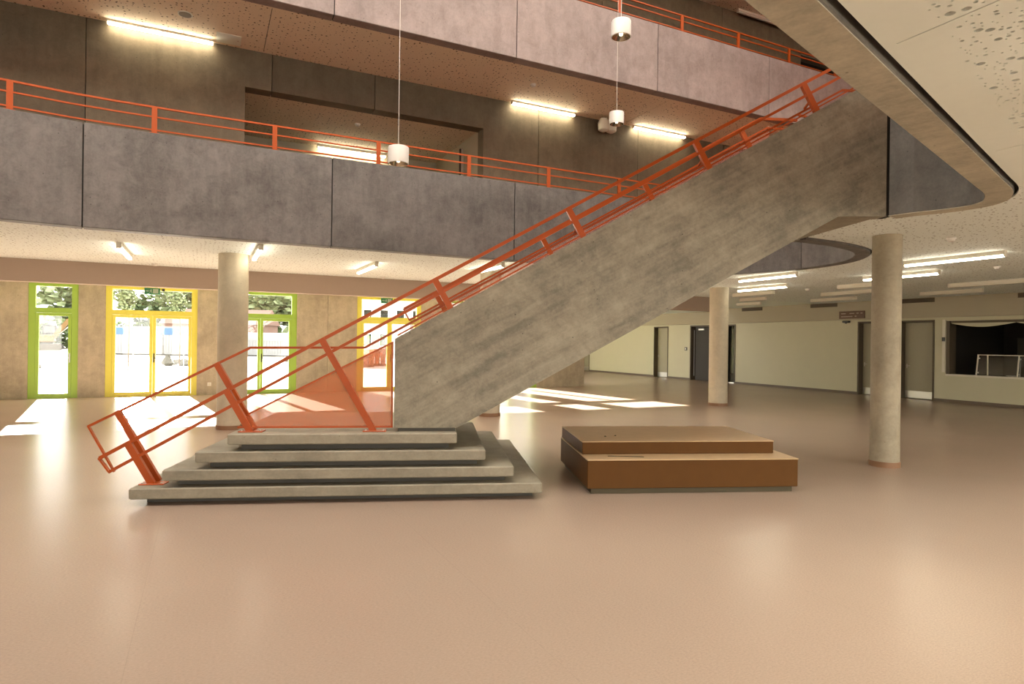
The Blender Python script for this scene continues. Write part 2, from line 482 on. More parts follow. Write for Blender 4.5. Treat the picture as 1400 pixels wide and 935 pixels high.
# ------------------------------------------------------------------ the setting: floor, walls
f = MB().plate_xy([(-14, -8), (20.6, -8), (20.6, 34), (12.9, 34), (12.9, 20.45), (-14, 20.45)], [], -0.12, 0.0).build('floor', M['floor'])
tag(grid(f), 'glossy terracotta linoleum floor of the hall', None, kind='structure')
g = MB().plate_xy([(-220, -120), (200, -120), (200, 260), (-220, 260)], [[(-14.3, -8.3), (24, -8.3), (24, 34.3), (12.9, 34.3), (12.9, 20.46), (-14.3, 20.46)]], -0.3, -0.06).build('ground', M['ground'])
tag(grid(g), 'sunlit pale ground of the building site outside', kind='structure')

# glazed wall: piers between the windows
DW = 20.25
wins = [(-7.35, -5.15, 'y'), (-4.15, -3.06, 'g'), (-2.44, -0.20, 'y'), (0.46, 2.54, 'g'), (4.38, 6.52, 'y'), (7.32, 8.42, 'g'), (8.82, 10.95, 'g')]  # first opening is unseen, added for its daylight
WT = 3.16
wb = thing('wall_back', 'raw concrete wall with green and yellow glazed doors', rz=GA, kind='structure')
edges = [-14.0]
for w0, w1, c in wins: edges += [w0, w1]
edges.append(13.0)
for i in range(0, len(edges), 2):
    e0, e1 = edges[i], edges[i+1]
    if e0 < 3.4 < e1 and e1 - e0 > 1.2:
        MB().box(e0, 3.462, DW, DW+.34, 0, WT).build('concrete_panel', M['conc_pier'], wb)
        MB().box(3.470, e1, DW, DW+.34, 0, WT).build('concrete_panel', M['conc_pier'], wb)
    else:
        MB().box(e0, e1, DW, DW+.34, 0, WT).build('concrete_panel', M['conc_pier'], wb)
MB().box(-14, 13, DW, DW+.34, WT, FL1).build('lintel', M['conc_pier'], wb)

# wing beyond the concrete corner
wr = thing('wall_return', 'return wall with a row of tall windows behind the concrete corner', rz=GA, kind='structure')
for (d0, d1) in ((20.59, 21.6), (24.0, 24.6), (27.0, 27.6), (30.0, 30.6), (33.0, 34.0)):
    MB().box(12.9, 13.2, d0, d1, 0, 2.6).build('pier', M['white_wall'], wr)
MB().box(12.9, 13.2, 20.59, 34.0, 2.6, 3.3).build('lintel', M['white_wall'], wr)
for k, (d0, d1) in enumerate(((21.6, 24.0), (24.6, 27.0), (27.6, 30.0), (30.6, 33.0))):
    p = MB().box(13.0, 13.02, d0, d1, 0, 2.6).build('pane', M['glass'], wr)
e_ = MB().box(12.9, 20.6, 34.0, 34.3, 0, 3.3).build('wall_end', M['white_wall']); tag(grid(e_), 'white end wall of the far wing', kind='structure')
e_ = MB().box(12.9, 20.6, 20.6, 34.3, 3.12, 3.4).build('ceiling_wing', M['ceil']); tag(grid(e_), 'low ceiling of the far wing', kind='structure')
e_ = MB().box(-14.3, -14, -8.3, 20.6, 0, ROOF).build('wall_left', M['conc_wall']); tag(grid(e_), 'concrete end wall out of view on the left', kind='structure')
wf_ = thing('wall_front', 'glazed wall behind the viewer', rz=GA, kind='structure')  # windows added to light the stair front and ceilings from behind
for z0, z1, zl in ((0, 3.0, 3.7), (3.7, 6.6, 7.5), (7.5, 10.0, ROOF)):
    for k in range(12):
        a0 = -14 + k*2.884
        MB().box(a0, a0+.45, -8.3, -8, z0, z1).build('pier', M['bulkhead'], wf_)
        MB().box(a0+.45, a0+2.884, -8.16, -8.14, z0, z1).build('pane', M['glass'], wf_)
    MB().box(-14, 20.6, -8.3, -8, z1, zl).build('lintel', M['bulkhead'], wf_)

# right wall with doors and the serving hatch
AR = 20.2
wright = thing('wall_right', 'pale panelled wall with doors and serving hatch', rz=GA, kind='structure')
openings = [(9.3-3.3, 11.28, 0.80, 2.46), (11.62, 12.70, 0, 2.50), (13.10, 14.15, 0, 2.50), (19.69, 22.45, 0, 2.52), (23.98, 25.06, 0, 2.50), (30.9, 31.9, 0, 2.50)]
prev = -8.0
for (d0, d1, z0, z1) in openings:
    # wall strip before the opening, split into panels
    MB().box(AR, AR+.32, prev, d0, 0, 2.57).build('wall_panel', M['panel_wall'], wright)
    if z0 > 0: MB().box(AR, AR+.32, d0, d1, 0, z0).build('wall_panel', M['panel_wall'], wright)
    MB().box(AR, AR+.32, d0, d1, z1, 2.57).build('wall_panel', M['panel_wall'], wright)
    prev = d1
MB().box(AR, AR+.32, prev, 34, 0, 2.57).build('wall_panel', M['panel_wall'], wright)
MB().box(AR-.06, AR+.32, -8, 34, 2.575, 3.32).build('bulkhead', M['bulkhead'], wright)
e_ = MB().box(AR+.0, AR+.4, -8.3, 20.6, 3.34, ROOF).build('wall_upper_right', M['conc_wall']); tag(grid(e_), 'concrete wall above the right hand ceiling', kind='structure')
for q, (d0, d1) in enumerate(((-8, 5.8), (11.5, 19.3), (22.9, 34))):
    e_ = MB().box(AR+.34, AR+.42, d0, d1, 0, 3.32).build('wall_right_lining', M['kitchen']); tag(grid(e_), 'dark wall lining behind the doors', kind='structure')  # unseen sheet added to stop daylight leaking round the door leaves
prev = -8.0
bb = thing('baseboard_right', 'dark brown skirting along the pale wall', rz=GA, kind='structure')
for (d0, d1, z0, z1) in openings[1:] + [(34, 34, 0, 0)]:
    MB().box(AR-.018, AR-.001, prev, d0, 0.0, 0.09).build('skirting', M['skirting'], bb); prev = d1

# ------------------------------------------------------------------ slabs and ceilings
def hole_loop(far, near):
    return list(far) + list(near[::-1])
far_gap = offset(far_in, TH + 0.035); near_gap = offset(near_out, -0.035)
hole1 = hole_loop(offset(far_in, TH), near_out)
slab1 = MB().plate_xy([(-13.99, -7.99), (20.19, -7.99), (20.19, 20.24), (-13.99, 20.24)], [hole1], 3.27, FL1).build('ceiling_slab', M['slab'])
tag(grid(slab1), 'first floor slab around the atrium opening', kind='structure')

# perforated board close to the camera: real holes
PX0, PX1, PD = -2.0, 8.9, -1.6
near_edge = [p for p in near_gap if p[0] >= -2.001]
idx = max(range(len(near_edge)), key=lambda i: near_edge[i][0])
k_split = next(i for i, p in enumerate(near_edge) if p[0] > 6.9)
edge_a = near_edge[:k_split+1]
patch = [(PX0, PD), (PX1, PD), (PX1, edge_a[-1][1])] + edge_a[::-1]
slits = [0.75, 3.14, 5.53]
holes = []; cells = []
def ok(x, y, r):
    for s_ in slits:
        if abs(x - s_) < r + 0.02: return False
    for (hx, hy, hr) in cells:
        if (hx-x)**2 + (hy-y)**2 < (hr + r + 0.008)**2: return False
    return True
rnd = random.Random(3)
for want, r0, r1 in ((220, .018, .023), (600, .010, .013), (1400, .005, .0075)):
    tries = 0; made = 0
    while made < want and tries < want*60:
        tries += 1
        x = rnd.uniform(1.9, 8.0); y = rnd.uniform(0.0, 3.2); r = rnd.uniform(r0, r1)
        lim = near_line(x) - 0.30 if x < 6.9 else 2.9
        if y > lim - r or y < lim - 1.15 or not ok(x, y, r): continue
        cells.append((x, y, r)); made += 1
for (x, y, r) in cells:
    n_ = 12 if r > .015 else (9 if r > .009 else 6)
    holes.append([(x + r*math.cos(2*math.pi*i/n_), y + r*math.sin(2*math.pi*i/n_)) for i in range(n_)])
for s_ in slits:
    e = near_line(s_) - 0.10
    holes.append([(s_-.005, PD+.1), (s_+.005, PD+.1), (s_+.005, e), (s_-.005, e)])
ZC = 3.19
cn = MB().plate_xy(patch, holes, ZC, ZC+0.018).build('ceiling_near', M['ceil'], recalc=True)
fel = MB().plate_xy([(PX0+.02, PD+.02), (PX1-.02, PD+.02), (PX1-.02, edge_a[-1][1]-.12)] + [(p[0], p[1]-.06) for p in edge_a[::-1]], [], ZC+.026, ZC+.03).build('felt_backing', M['void'], cn)  # black sheet added so the holes look deep and shaded
tag(grid(cn), 'cream acoustic ceiling board with scattered round holes', kind='structure')
# the rest of the ground floor ceiling
k0 = next(i for i, p in enumerate(near_gap) if p[0] >= -2.001)
rest_near = near_gap[:k0] + [(PX0-.004, near_gap[k0][1]), (PX0-.004, PD-.004), (PX1+.004, PD-.004), (PX1+.004, edge_a[-1][1]+.003), (edge_a[-1][0]+.003, edge_a[-1][1]+.003)] + [p for p in near_edge[k_split+1:]]
hole_c = hole_loop(far_gap, rest_near)
cg = MB().plate_xy([(-13.99, -7.99), (20.13, -7.99), (20.13, 15.5), (-13.99, 15.5)], [hole_c], ZC, ZC+0.018).build('ceiling', M['perf'])
tag(grid(cg), 'cream perforated ceiling of the ground floor', kind='structure')
cg2 = MB().box(-13.99, 20.13, 15.8, 20.24, 3.20, 3.225).build('ceiling_window_strip', M['ceil'])
tag(grid(cg2), 'plain ceiling strip along the glazed wall', kind='structure')
bm_ = MB().box(-13.99, 15.0, 15.5, 15.8, 2.74, 3.26).build('trim_1', M['beam'])
tag(grid(bm_), 'smooth buff downstand beam in front of the glazed doors', kind='structure')
bm_ = MB().box(15.0, 20.13, 15.5, 15.8, 3.192, 3.22).build('ceiling_strip', M['ceil'])
tag(grid(bm_), 'plain ceiling strip near the pale wall', kind='structure')

# second floor
far2_in = catmull([(-9.2, near_line(-9.2)), (-9.9, -1.3), (-10.3, 0.6), (-10.4, 3.0), (-9.4, 5.8), (-7.6, 8.0), (-5.2, 9.5), (-3.6, 10.05), (-2.4, 10.28), (-1.5, 10.41), (-0.3, 10.45)], 4)
far2_in += catmull([(15.6, 10.45), (16.6, 10.1), (17.2, 9.2), (17.2, 8.0), (16.4, 7.0), (15.0, 6.4)], 4)
near2_in = [(-9.2, near_line(-9.2)), (15.0, 6.4)]
far2_out = offset(far2_in, TH); 
hole2 = far2_out + [(14.9, 6.1), (-9.0, near_line(-9.2)-.3)]
slab2 = MB().plate_xy([(-13.99, -7.99), (20.19, -7.99), (20.19, 12.49), (-13.99, 12.49)], [hole2], 7.03, FL2).build('ceiling_slab', M['slab'])
tag(grid(slab2), 'second floor slab around the atrium opening', kind='structure')
hole2c = offset(far2_in, TH+.03) + [(14.9, 6.05), (-9.0, near_line(-9.2)-.35)]
cu = MB().plate_xy([(-13.99, -7.99), (20.19, -7.99), (20.19, 12.49), (-13.99, 12.49)], [hole2c, [(0.905, 10.75), (0.917, 10.75), (0.917, 12.4), (0.905, 12.4)], [(9.005, 10.75), (9.017, 10.75), (9.017, 12.4), (9.005, 12.4)]], 6.95, 6.97).build('ceiling_first_floor', M['perf_up'])
tag(grid(cu), 'buff perforated ceiling over the first floor gallery', kind='structure')
# roof with the skylight over the atrium
hole3 = [(-6.5, 7.6), (11.5, 7.6), (11.5, 5.2), (-6.5, 1.2)]
rf = MB().plate_xy([(-14.3, -8.3), (20.6, -8.3), (20.6, 13.7), (-14.3, 13.7)], [hole3], ROOF, ROOF+.35).build('ceiling_roof', M['perf_up'])
tag(grid(rf), 'roof with the skylight opening over the atrium', kind='structure')

M['lino_up'] = plain('red_linoleum', (0.55, 0.24, 0.15), 0.45, noise=0.08)
hole1f = hole_loop(offset(far_in, TH+.004), offset(near_out, -.004))
fu = MB().plate_xy([(-13.98, -7.98), (20.18, -7.98), (20.18, 12.48), (-13.98, 12.48)], [hole1f], FL1, FL1+.006).build('floor_first', M['lino_up'])
tag(grid(fu), 'reddish linoleum floor of the first floor gallery', kind='structure')
hole2f = offset(far2_in, TH+.004) + [(14.9, 6.09), (-9.0, near_line(-9.2)-.31)]
fu = MB().plate_xy([(-13.98, -7.98), (20.18, -7.98), (20.18, 12.48), (-13.98, 12.48)], [hole2f], FL2, FL2+.006).build('floor_second', M['lino_up'])
tag(grid(fu), 'reddish linoleum floor of the second floor gallery', kind='structure')

# gallery back wall (d = 12.5) in cast panels with the deep recess on the first floor
gw = thing('wall_gallery', 'concrete gallery wall with cast panels and a deep recess', rz=GA, kind='structure')
R0, R1, RT = 0.61, 5.37, 6.27
def gpanel(a0, a1, z0, z1):
    MB().box(a0+.006, a1-.006, 12.5, 12.8, z0, z1).build('concrete_panel', M['conc_wall'], gw)
gpanel(-14, -1.83, FL1, 6.99); gpanel(-1.83, R0+.006, FL1, 6.99)
gpanel(R0-.006, 1.07, RT, 6.99); gpanel(1.07, 3.0, RT, 6.99); gpanel(3.0, R1+.006, RT, 6.99)
gpanel(R1-.006, 6.73, FL1, 6.99); gpanel(6.73, 9.5, FL1, 6.99); gpanel(9.5, 12.3, FL1, 6.99); gpanel(12.3, 20.2, FL1, 6.99)
for a0, a1 in ((-14, -1.8), (-1.8, 3.2), (3.2, 8.4), (8.4, 12.2), (12.2, 15.2)): gpanel(a0, a1, 7.0, ROOF)
gpanel(15.2, 20.2, 9.96, ROOF); MB().box(15.0, 20.2, 12.8, 13.6, 9.96, 10.1).build('recess_top', M['void'], gw); MB().box(15.0, 15.2, 12.8, 13.6, 7.0, 9.96).build('recess_side', M['void'], gw); MB().box(15.2, 20.2, 13.4, 13.6, 7.0, 9.96).build('recess_back', M['void'], gw)
MB().box(-14, 20.2, 12.52, 12.78, 6.985, 7.005).build('joint_filler', M['slab'], gw)
for a0, a1, z0, z1 in ((-14, R0-.2, FL1, ROOF), (R1+.2, 15.0, FL1, ROOF), (15.0, 20.2, FL1, 7.0), (R0-.2, R1+.2, 6.5, ROOF)):
    MB().box(a0, a1, 12.801, 12.9, z0, z1-.002).build('backing', M['void'], gw)  # added behind the panels to block sky light at the joints
MB().box(R0-.2, R1+.2, 15.6, 15.8, FL1, 6.5).build('recess_back', M['bulkhead'], gw)
MB().box(R0-.2, R0, 12.8, 15.6, FL1, 6.5).build('recess_side', M['conc_wall'], gw)
MB().box(R1, R1+.2, 12.8, 15.6, FL1, 6.5).build('recess_side', M['bulkhead'], gw)
MB().box(R0, R1, 12.8, 15.6, RT+.03, RT+.2).build('recess_ceiling', M['perf_up'], gw)
MB().box(5.27, 5.33, 13.55, 13.60, FL1+.01, 6.1).build('door_edge', M['steel'], gw)
MB().box(5.24, 5.27, 13.55, 13.60, FL1+.01, 6.1).build('door_seal', M['void'], gw)
gl = MB().box(-14, 20.2, 12.5, 20.6, FL1-.001, FL1+.1).build('ceiling_terrace', M['slab'])
tag(grid(gl), 'flat roof over the glazed entrance zone', kind='structure')

# ------------------------------------------------------------------ parapets, cast panel by panel
def parapet(name, label, inner, thick, z0, z1, joints, mat):
    root = thing(name, label, rz=GA, kind='structure')
    S = arclen(inner); T = S[-1]; outer = offset(inner, thick)
    cuts = [0.0] + sorted(joints) + [T]
    for a, b in zip(cuts[:-1], cuts[1:]):
        a2, b2 = a + .009, b - .009
        mid = [i for i in range(len(inner)) if a2 < S[i] < b2]
        pi = [at_len(inner, S, a2)] + [inner[i] for i in mid] + [at_len(inner, S, b2)]
        po = [at_len(outer, S, a2)] + [outer[i] for i in mid] + [at_len(outer, S, b2)]
        c = .008; R = []
        for p, q in zip(pi, po):
            dx, dy = (q[0]-p[0])/thick*c, (q[1]-p[1])/thick*c
            R.append([(p[0], p[1], z0+c), (p[0]+dx, p[1]+dy, z0), (q[0]-dx, q[1]-dy, z0), (q[0], q[1], z0+c),
                      (q[0], q[1], z1-c), (q[0]-dx, q[1]-dy, z1), (p[0]+dx, p[1]+dy, z1), (p[0], p[1], z1-c)])
        MB().rings(R).build('concrete_panel', mat, root)
    # dark filler deep in the joints
    mb = MB()
    for j in joints:
        p, q = at_len(inner, S, j), at_len(outer, S, j)
        n_ = Vector((q[0]-p[0], q[1]-p[1])).normalized(); t = Vector((-n_.y, n_.x))*.012
        a, b = Vector(p)+n_*.03, Vector(q)-n_*.02
        mb.add([(a.x+t.x,a.y+t.y,z0+.02),(a.x-t.x,a.y-t.y,z0+.02),(b.x-t.x,b.y-t.y,z0+.02),(b.x+t.x,b.y+t.y,z0+.02),
                (a.x+t.x,a.y+t.y,z1-.02),(a.x-t.x,a.y-t.y,z1-.02),(b.x-t.x,b.y-t.y,z1-.02),(b.x+t.x,b.y+t.y,z1-.02)],
               [(0,3,2,1),(4,5,6,7),(0,1,5,4),(1,2,6,5),(2,3,7,6),(3,0,4,7)])
    mb.build('joint_filler', M['void'], root)
    return root

def len_at_a(pts, a, straight_d=10.45):
    S = arclen(pts); best = min(range(len(pts)), key=lambda i: abs(pts[i][0]-a) + 5*abs(pts[i][1]-straight_d))
    # walk along the segment that holds a with d close to the straight part
    for i in range(1, len(pts)):
        x0, x1 = pts[i-1][0], pts[i][0]
        if min(x0, x1) <= a <= max(x0, x1) and abs(pts[i][1]-straight_d) < .6 and abs(x1-x0) > 1e-6:
            return S[i-1] + (S[i]-S[i-1])*(a-x0)/(x1-x0)
    return S[best]
j1 = [len_at_a(far_in, a) for a in (-4.9, -1.54, 1.83, 5.14, 8.43)]
S1 = arclen(far_in)
j1 += [S1[-1]-4.05, S1[-1]-1.9]
parapet('wall_parapet_first_floor', 'grey cast concrete parapet of the first floor gallery', far_in, TH, Z1, Z1T, j1, M['conc_parapet'])
j2 = [len_at_a(far2_in, a) for a in (-4.9, -1.54, 1.83, 5.14, 8.43, 11.67, 14.9)]
parapet('wall_parapet_second_floor', 'pinkish cast concrete parapet of the second floor gallery', far2_in, TH, Z2, Z2T, j2, M['conc_pink'])
near_rev = near_in[::-1]
Sn = arclen(near_rev)
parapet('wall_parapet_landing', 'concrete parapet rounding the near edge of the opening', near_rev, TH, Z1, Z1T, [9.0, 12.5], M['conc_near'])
npar = bpy.data.objects['wall_parapet_landing']
M['conc_board'] = concrete('board_marked_concrete', (0.46, 0.43, 0.34), 0.24, (1.2, 0.25, 1.0), rot=(0, 0, -.3), streak=3.0)  # paler than the parapet face: floor bounce painted into the concrete
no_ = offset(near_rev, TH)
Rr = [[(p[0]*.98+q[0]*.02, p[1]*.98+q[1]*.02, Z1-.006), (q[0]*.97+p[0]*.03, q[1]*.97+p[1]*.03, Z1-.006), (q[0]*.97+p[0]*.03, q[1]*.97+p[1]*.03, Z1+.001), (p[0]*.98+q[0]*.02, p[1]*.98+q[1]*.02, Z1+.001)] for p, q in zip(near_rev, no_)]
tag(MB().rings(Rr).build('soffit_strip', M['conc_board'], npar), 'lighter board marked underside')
n2 = [(15.0, 6.4), (-9.2, near_line(-9.2))]
parapet('wall_parapet_second_near', 'concrete parapet on the near side of the second floor', n2, TH, Z2, Z2T, [4, 8, 12, 16, 20], M['conc_parapet'])

# ------------------------------------------------------------------ orange gallery railings
def gallery_railing(name, label, path, ztop, post_len, mat, z_top_off=0.40):
    S = arclen(path); root = thing(name, label, 'railing', rz=GA)
    def line(zo, r): 
        pts = []
        n_ = max(2, int(S[-1]/0.5))
        for i in range(n_+1):
            p = at_len(path, S, S[-1]*i/n_); pts.append((p[0], p[1], ztop+zo))
        MB().path_bar(pts, r, r).build('rail', mat, root)
    line(z_top_off-.012, .026); line(0.245, .022); line(0.055, .022)
    for t in post_len:
        p = at_len(path, S, t); q = at_len(path, S, min(S[-1], t+.05)); o_ = at_len(path, S, max(0, t-.05))
        tv = Vector((q[0]-o_[0], q[1]-o_[1])).normalized(); nv = Vector((-tv.y, tv.x))
        w, h = .035, .014
        c = [Vector(p)+tv*(x*w)+nv*(y*h) for x, y in ((-1,-1),(1,-1),(1,1),(-1,1))]
        MB().rings([[(k.x, k.y, z) for k in c] for z in (ztop, ztop+z_top_off)]).build('post', mat, root)
        c = [Vector(p)+tv*(x*.06)+nv*(y*.05) for x, y in ((-1,-1),(1,-1),(1,1),(-1,1))]
        MB().rings([[(k.x, k.y, z) for k in c] for z in (ztop, ztop+.008)]).build('base_plate', mat, root)
    return root
rp1 = offset(far_in, .06)
ps = [len_at_a(rp1, -2.34+1.645*k, 10.51) for k in range(-1, 8)]
S_ = arclen(rp1); ps += [S_[-1]-.25, S_[-1]-1.8, S_[-1]-3.4, S_[-1]-5.0]
gallery_railing('gallery_railing', 'orange railing on the grey first floor parapet', rp1, Z1T, ps, M['orange'])
rp2 = offset(far2_in, .06)
ps = [len_at_a(rp2, -2.31+1.632*k, 10.51) for k in range(-1, 11)]
gallery_railing('gallery_railing', 'orange railing on the pinkish second floor parapet', rp2, Z2T, ps, M['orange'], 0.38)
# ------------------------------------------------------------------ columns
M['conc_col_pale'] = concrete('concrete_column_pale', (0.52, 0.46, 0.35), 0.13, (0.5, 0.5, 0.5), spots=0.25)
def column(a, d, r, label, z1=ZC):
    t = thing('column', label, 'column', B(a, d), GA)
    MB().cyl(0, 0, 0.0, z1, r, n=48).build('shaft', M['conc_col'] if r < .2 else M['conc_col_pale'], t, smooth=True)
    MB().lathe(0, 0, [(r, .0), (r+.012, .0), (r+.012, .075), (r, .075)], 48).build('base_ring', M['col_base'], t, smooth=True)
    return t
column(0.46, 12.6, 0.258, 'round concrete column behind the left end of the stair railing')
column(5.72, 12.78, 0.235, 'round concrete column mostly hidden behind the concrete stair')
column(12.55, 12.84, 0.248, 'slim pale round column behind the wooden platform')
column(8.49, 5.53, 0.183, 'tall round concrete column at right near the serving hatch')

# ------------------------------------------------------------------ glazed doors and windows
def window(k, a0, a1, colour, label, opening):
    m = M['green_frame'] if colour == 'g' else M['yellow_frame']
    t = thing('window_%d' % k, label, loc=B(a0, DW), rz=GA, kind='structure')
    W = a1 - a0; fw = .15; y0, y1 = .03, .15
    fr = MB()
    fr.box(0, fw, y0, y1, 0, WT-.002).box(W-fw, W, y0, y1, 0, WT-.002).box(fw, W-fw, y0, y1, 2.97, WT-.002).box(fw, W-fw, y0, y1, 2.27, 2.40).box(fw, W-fw, y0, y1, 0, .04)
    fr.build('frame', m, t)
    MB().box(fw, W-fw, y0-.012, y0, 2.30, 2.345).build('drip_rail', m, t)
    MB().box(fw, W-fw, .085, .10, 2.40, 2.97).build('pane', M['glass'], t)
    leaves = 1 if W < 1.5 else 2
    lw = (W - 2*fw)/leaves
    for i in range(leaves):
        x0 = fw + i*lw; x1 = x0 + lw; s = .075
        lf = MB().box(x0+.004, x0+s, y0-.01, y1-.02, .045, 2.265).box(x1-s, x1-.004, y0-.01, y1-.02, .045, 2.265).box(x0+s, x1-s, y0-.01, y1-.02, 2.19, 2.265).box(x0+s, x1-s, y0-.01, y1-.02, .045, .13)
        leaf = lf.build('door_leaf', m, t)
        MB().box(x0+s, x1-s, .075, .09, .13, 2.19).build('pane', M['glass'], leaf)
        if i == leaves-1:
            hx = x0 + s*.5 if leaves == 2 else x1 - s*.5
            h = MB().box(hx-.012, hx+.012, y0-.02, y0-.01, .95, 1.2)
            h.box(hx-.008, hx+.008, y0-.06, y0-.02, 1.06, 1.08).box(hx-.008, hx+.11*(1 if leaves == 2 else -1), y0-.072, y0-.055, 1.06, 1.08)
            h.build('handle', M['steel'] if leaves == 1 else M['dark_metal'], leaf)
    return t
labels_w = ['yellow framed glazed double door beyond the left edge of view', 'narrow green framed glazed door at far left', 'yellow framed double door with green exit sign at left',
            'green framed double door beside the left column', 'yellow framed double door behind the orange screen', 'narrow green framed door hidden behind the stair', 'wide green framed door near the concrete corner']
for k, (w0, w1, c) in enumerate(wins): window(k+1, w0, w1, c, labels_w[k], None)

# ------------------------------------------------------------------ doors of the right wall
def leafdoor(k, d0, d1, label, hinge_gap=0.20, dark=False):
    t = thing('door_%d' % k, label, loc=B(AR, d0), rz=GA, kind='structure')
    W = d1 - d0
    fr = MB().box(-.02, .30, 0, .05, 0, 2.50).box(-.02, .30, W-.05, W, 0, 2.50).box(-.02, .30, .05, W-.05, 2.45, 2.50)
    fr.build('frame', M['brown_frame'], t)
    lf = MB().cbox(.20, .245, .055, W-.055, .012, 2.44, .004).build('door_leaf', M['void'] if dark else M['door'], t)
    MB().box(.194, .2, .07, W-.07, .03, .25).build('kick_plate', M['steel'], lf)
    hd = MB().tube([(.2, W-.12, 1.05), (.145, W-.12, 1.05), (.145, W-.25, 1.05)], .010, 8); hd.cbox(.192, .2, W-.14, W-.10, .97, 1.11, .003)
    hd.build('handle', M['steel'], lf)
    return t
leafdoor(1, 11.62, 12.70, 'grey door with steel kick plate right of the tall column')
leafdoor(2, 13.10, 14.15, 'grey door with dark frame half hidden by the tall column')
leafdoor(4, 23.98, 25.06, 'narrow looking pale door in the far white wall')
leafdoor(5, 30.9, 31.9, 'farthest pale door beside the concrete corner')
t = thing('door_3', 'dark double door with glass side panel behind the slim column', loc=B(AR, 19.69), rz=GA, kind='structure')
MB().box(-.02, .3, 0, .05, 0, 2.52).box(-.02, .3, 2.70, 2.76, 0, 2.52).box(-.02, .3, .05, 2.70, 2.46, 2.52).box(-.0, .2, .50, .58, 0, 2.46).box(0, .2, 1.44, 1.50, 0, 2.46).build('frame', M['brown_frame'], t)
MB().box(.10, .11, .05, .50, .05, 2.46).build('pane', M['dark_glass'], t)
MB().box(.10, .13, .05, .50, .0, .05).build('threshold', M['steel'], t)
MB().cbox(.12, .17, .58, 1.44, .01, 2.455, .004).build('door_leaf', M['void'], t)
dl = MB().cbox(.12, .17, 1.50, 2.55, .01, 2.455, .004).build('door_leaf', M['kitchen'], t)
MB().box(.10, .12, 2.60, 2.63, .2, 2.3).build('pull_handle', M['steel'], dl)
MB().box(.06, .12, 1.95, 2.3, 2.3, 2.36).build('door_closer', M['steel'], dl)
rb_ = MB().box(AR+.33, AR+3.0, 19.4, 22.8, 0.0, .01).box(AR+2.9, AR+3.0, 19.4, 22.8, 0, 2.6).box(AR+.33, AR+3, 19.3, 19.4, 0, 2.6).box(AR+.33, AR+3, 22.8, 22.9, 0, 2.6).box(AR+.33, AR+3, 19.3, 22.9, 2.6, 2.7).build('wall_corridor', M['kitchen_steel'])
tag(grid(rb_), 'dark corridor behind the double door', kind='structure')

# ------------------------------------------------------------------ serving hatch
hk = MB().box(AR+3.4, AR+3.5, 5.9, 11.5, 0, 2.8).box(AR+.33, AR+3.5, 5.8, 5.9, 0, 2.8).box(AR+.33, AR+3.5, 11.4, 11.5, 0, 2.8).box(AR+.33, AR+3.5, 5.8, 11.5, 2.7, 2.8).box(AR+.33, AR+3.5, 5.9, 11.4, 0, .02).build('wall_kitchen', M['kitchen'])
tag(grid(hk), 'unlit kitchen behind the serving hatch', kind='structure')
hf = thing('hatch_frame', 'brown lined frame of the dark serving hatch', 'hatch', B(AR, 6.0, .80), GA)
MB().box(-.03, .32, 0, 5.28, 0, .05).build('sill', M['lamp_housing'], hf)
MB().box(-.015, .32, 5.18, 5.275, .05, 1.655).build('jamb', M['brown_frame'], hf)
MB().box(-.015, .32, .005, .10, .05, 1.655).build('jamb', M['brown_frame'], hf)
MB().box(0.05, .32, .10, 5.18, 1.58, 1.655).build('head', M['brown_frame'], hf)
drape = MB()
for (c0, c1) in ((3.5, 5.15), (1.9, 3.45)):
    R = []
    for i in range(13):
        q = i/12; y = c0 + (c1-c0)*q; sag = .11*math.sin(math.pi*q)
        R.append([(0.02, y, 1.585), (0.05, y, 1.585), (.05, y, 1.575-sag), (.02, y, 1.575-sag)])
    drape.rings(R)
tag(drape.build('drape', M['panel_wall'], hf), 'sagging pale dust sheet')
sg = thing('sneeze_guard', 'steel framed glass guard standing on the hatch counter', 'glass guard', B(AR+.06, 8.2, .85), GA)
for y in (.02, 1.25, 2.28):
    MB().bar((0.0, y, 0), (.10, y, .60), .03, .03).build('post', M['lamp_housing'], sg)
    for z in (.08, .5): MB().cyl(.02 + z*.16, y - .03, z-.02, z+.02, .02, n=10).build('clamp', M['steel'], sg)
MB().box(.09, .12, 0, 2.30, .585, .61).build('top_rail', M['lamp_housing'], sg)
MB().box(.09, .115, 2.02, 2.05, .01, .585).build('inner_post', M['lamp_housing'], sg)
MB().add([(.02, .05, .03), (.02, 2.25, .03), (.10, 2.25, .58), (.10, .05, .58), (.028, .05, .03), (.028, 2.25, .03), (.108, 2.25, .58), (.108, .05, .58)],
         [(0,1,2,3),(7,6,5,4),(0,4,5,1),(1,5,6,2),(2,6,7,3),(3,7,4,0)]).build('pane', M['guard_glass'], sg)
def dish(d, r, label):
    o = thing('plate', label, 'plate', B(AR+.20, d, .851), GA)
    MB().lathe(0, 0, [(r*.5, 0), (r*.55, .004), (r, .025), (r*.98, .03), (r*.5, .012)], 24).build('rim', M['white'], o, smooth=True)
dish(9.62, .16, 'white plate left of the guard post on the hatch counter')
dish(9.18, .11, 'smaller white plate right of the guard post on the hatch counter')
ck = thing('kitchen_cabinet', 'dim steel cabinet in the dark kitchen', 'cabinet', B(AR+2.4, 10.2, .02), GA)
MB().cbox(0, .8, -.6, .35, 0, 1.95, .01).build('body', M['kitchen_steel'], ck)
MB().box(-.02, 0, -.58, .33, .1, 1.9).build('door', M['kitchen_steel'], ck)
MB().box(-.05, -.02, .24, .27, .7, 1.3).build('handle', M['steel'], ck)
ck = thing('kitchen_oven', 'dim steel framed oven at the edge of the dark kitchen', 'oven', B(AR+1.2, 8.2, .02), GA)
MB().cbox(0, .8, -.5, .85, 0, 1.45, .01).build('body', M['kitchen_steel'], ck)
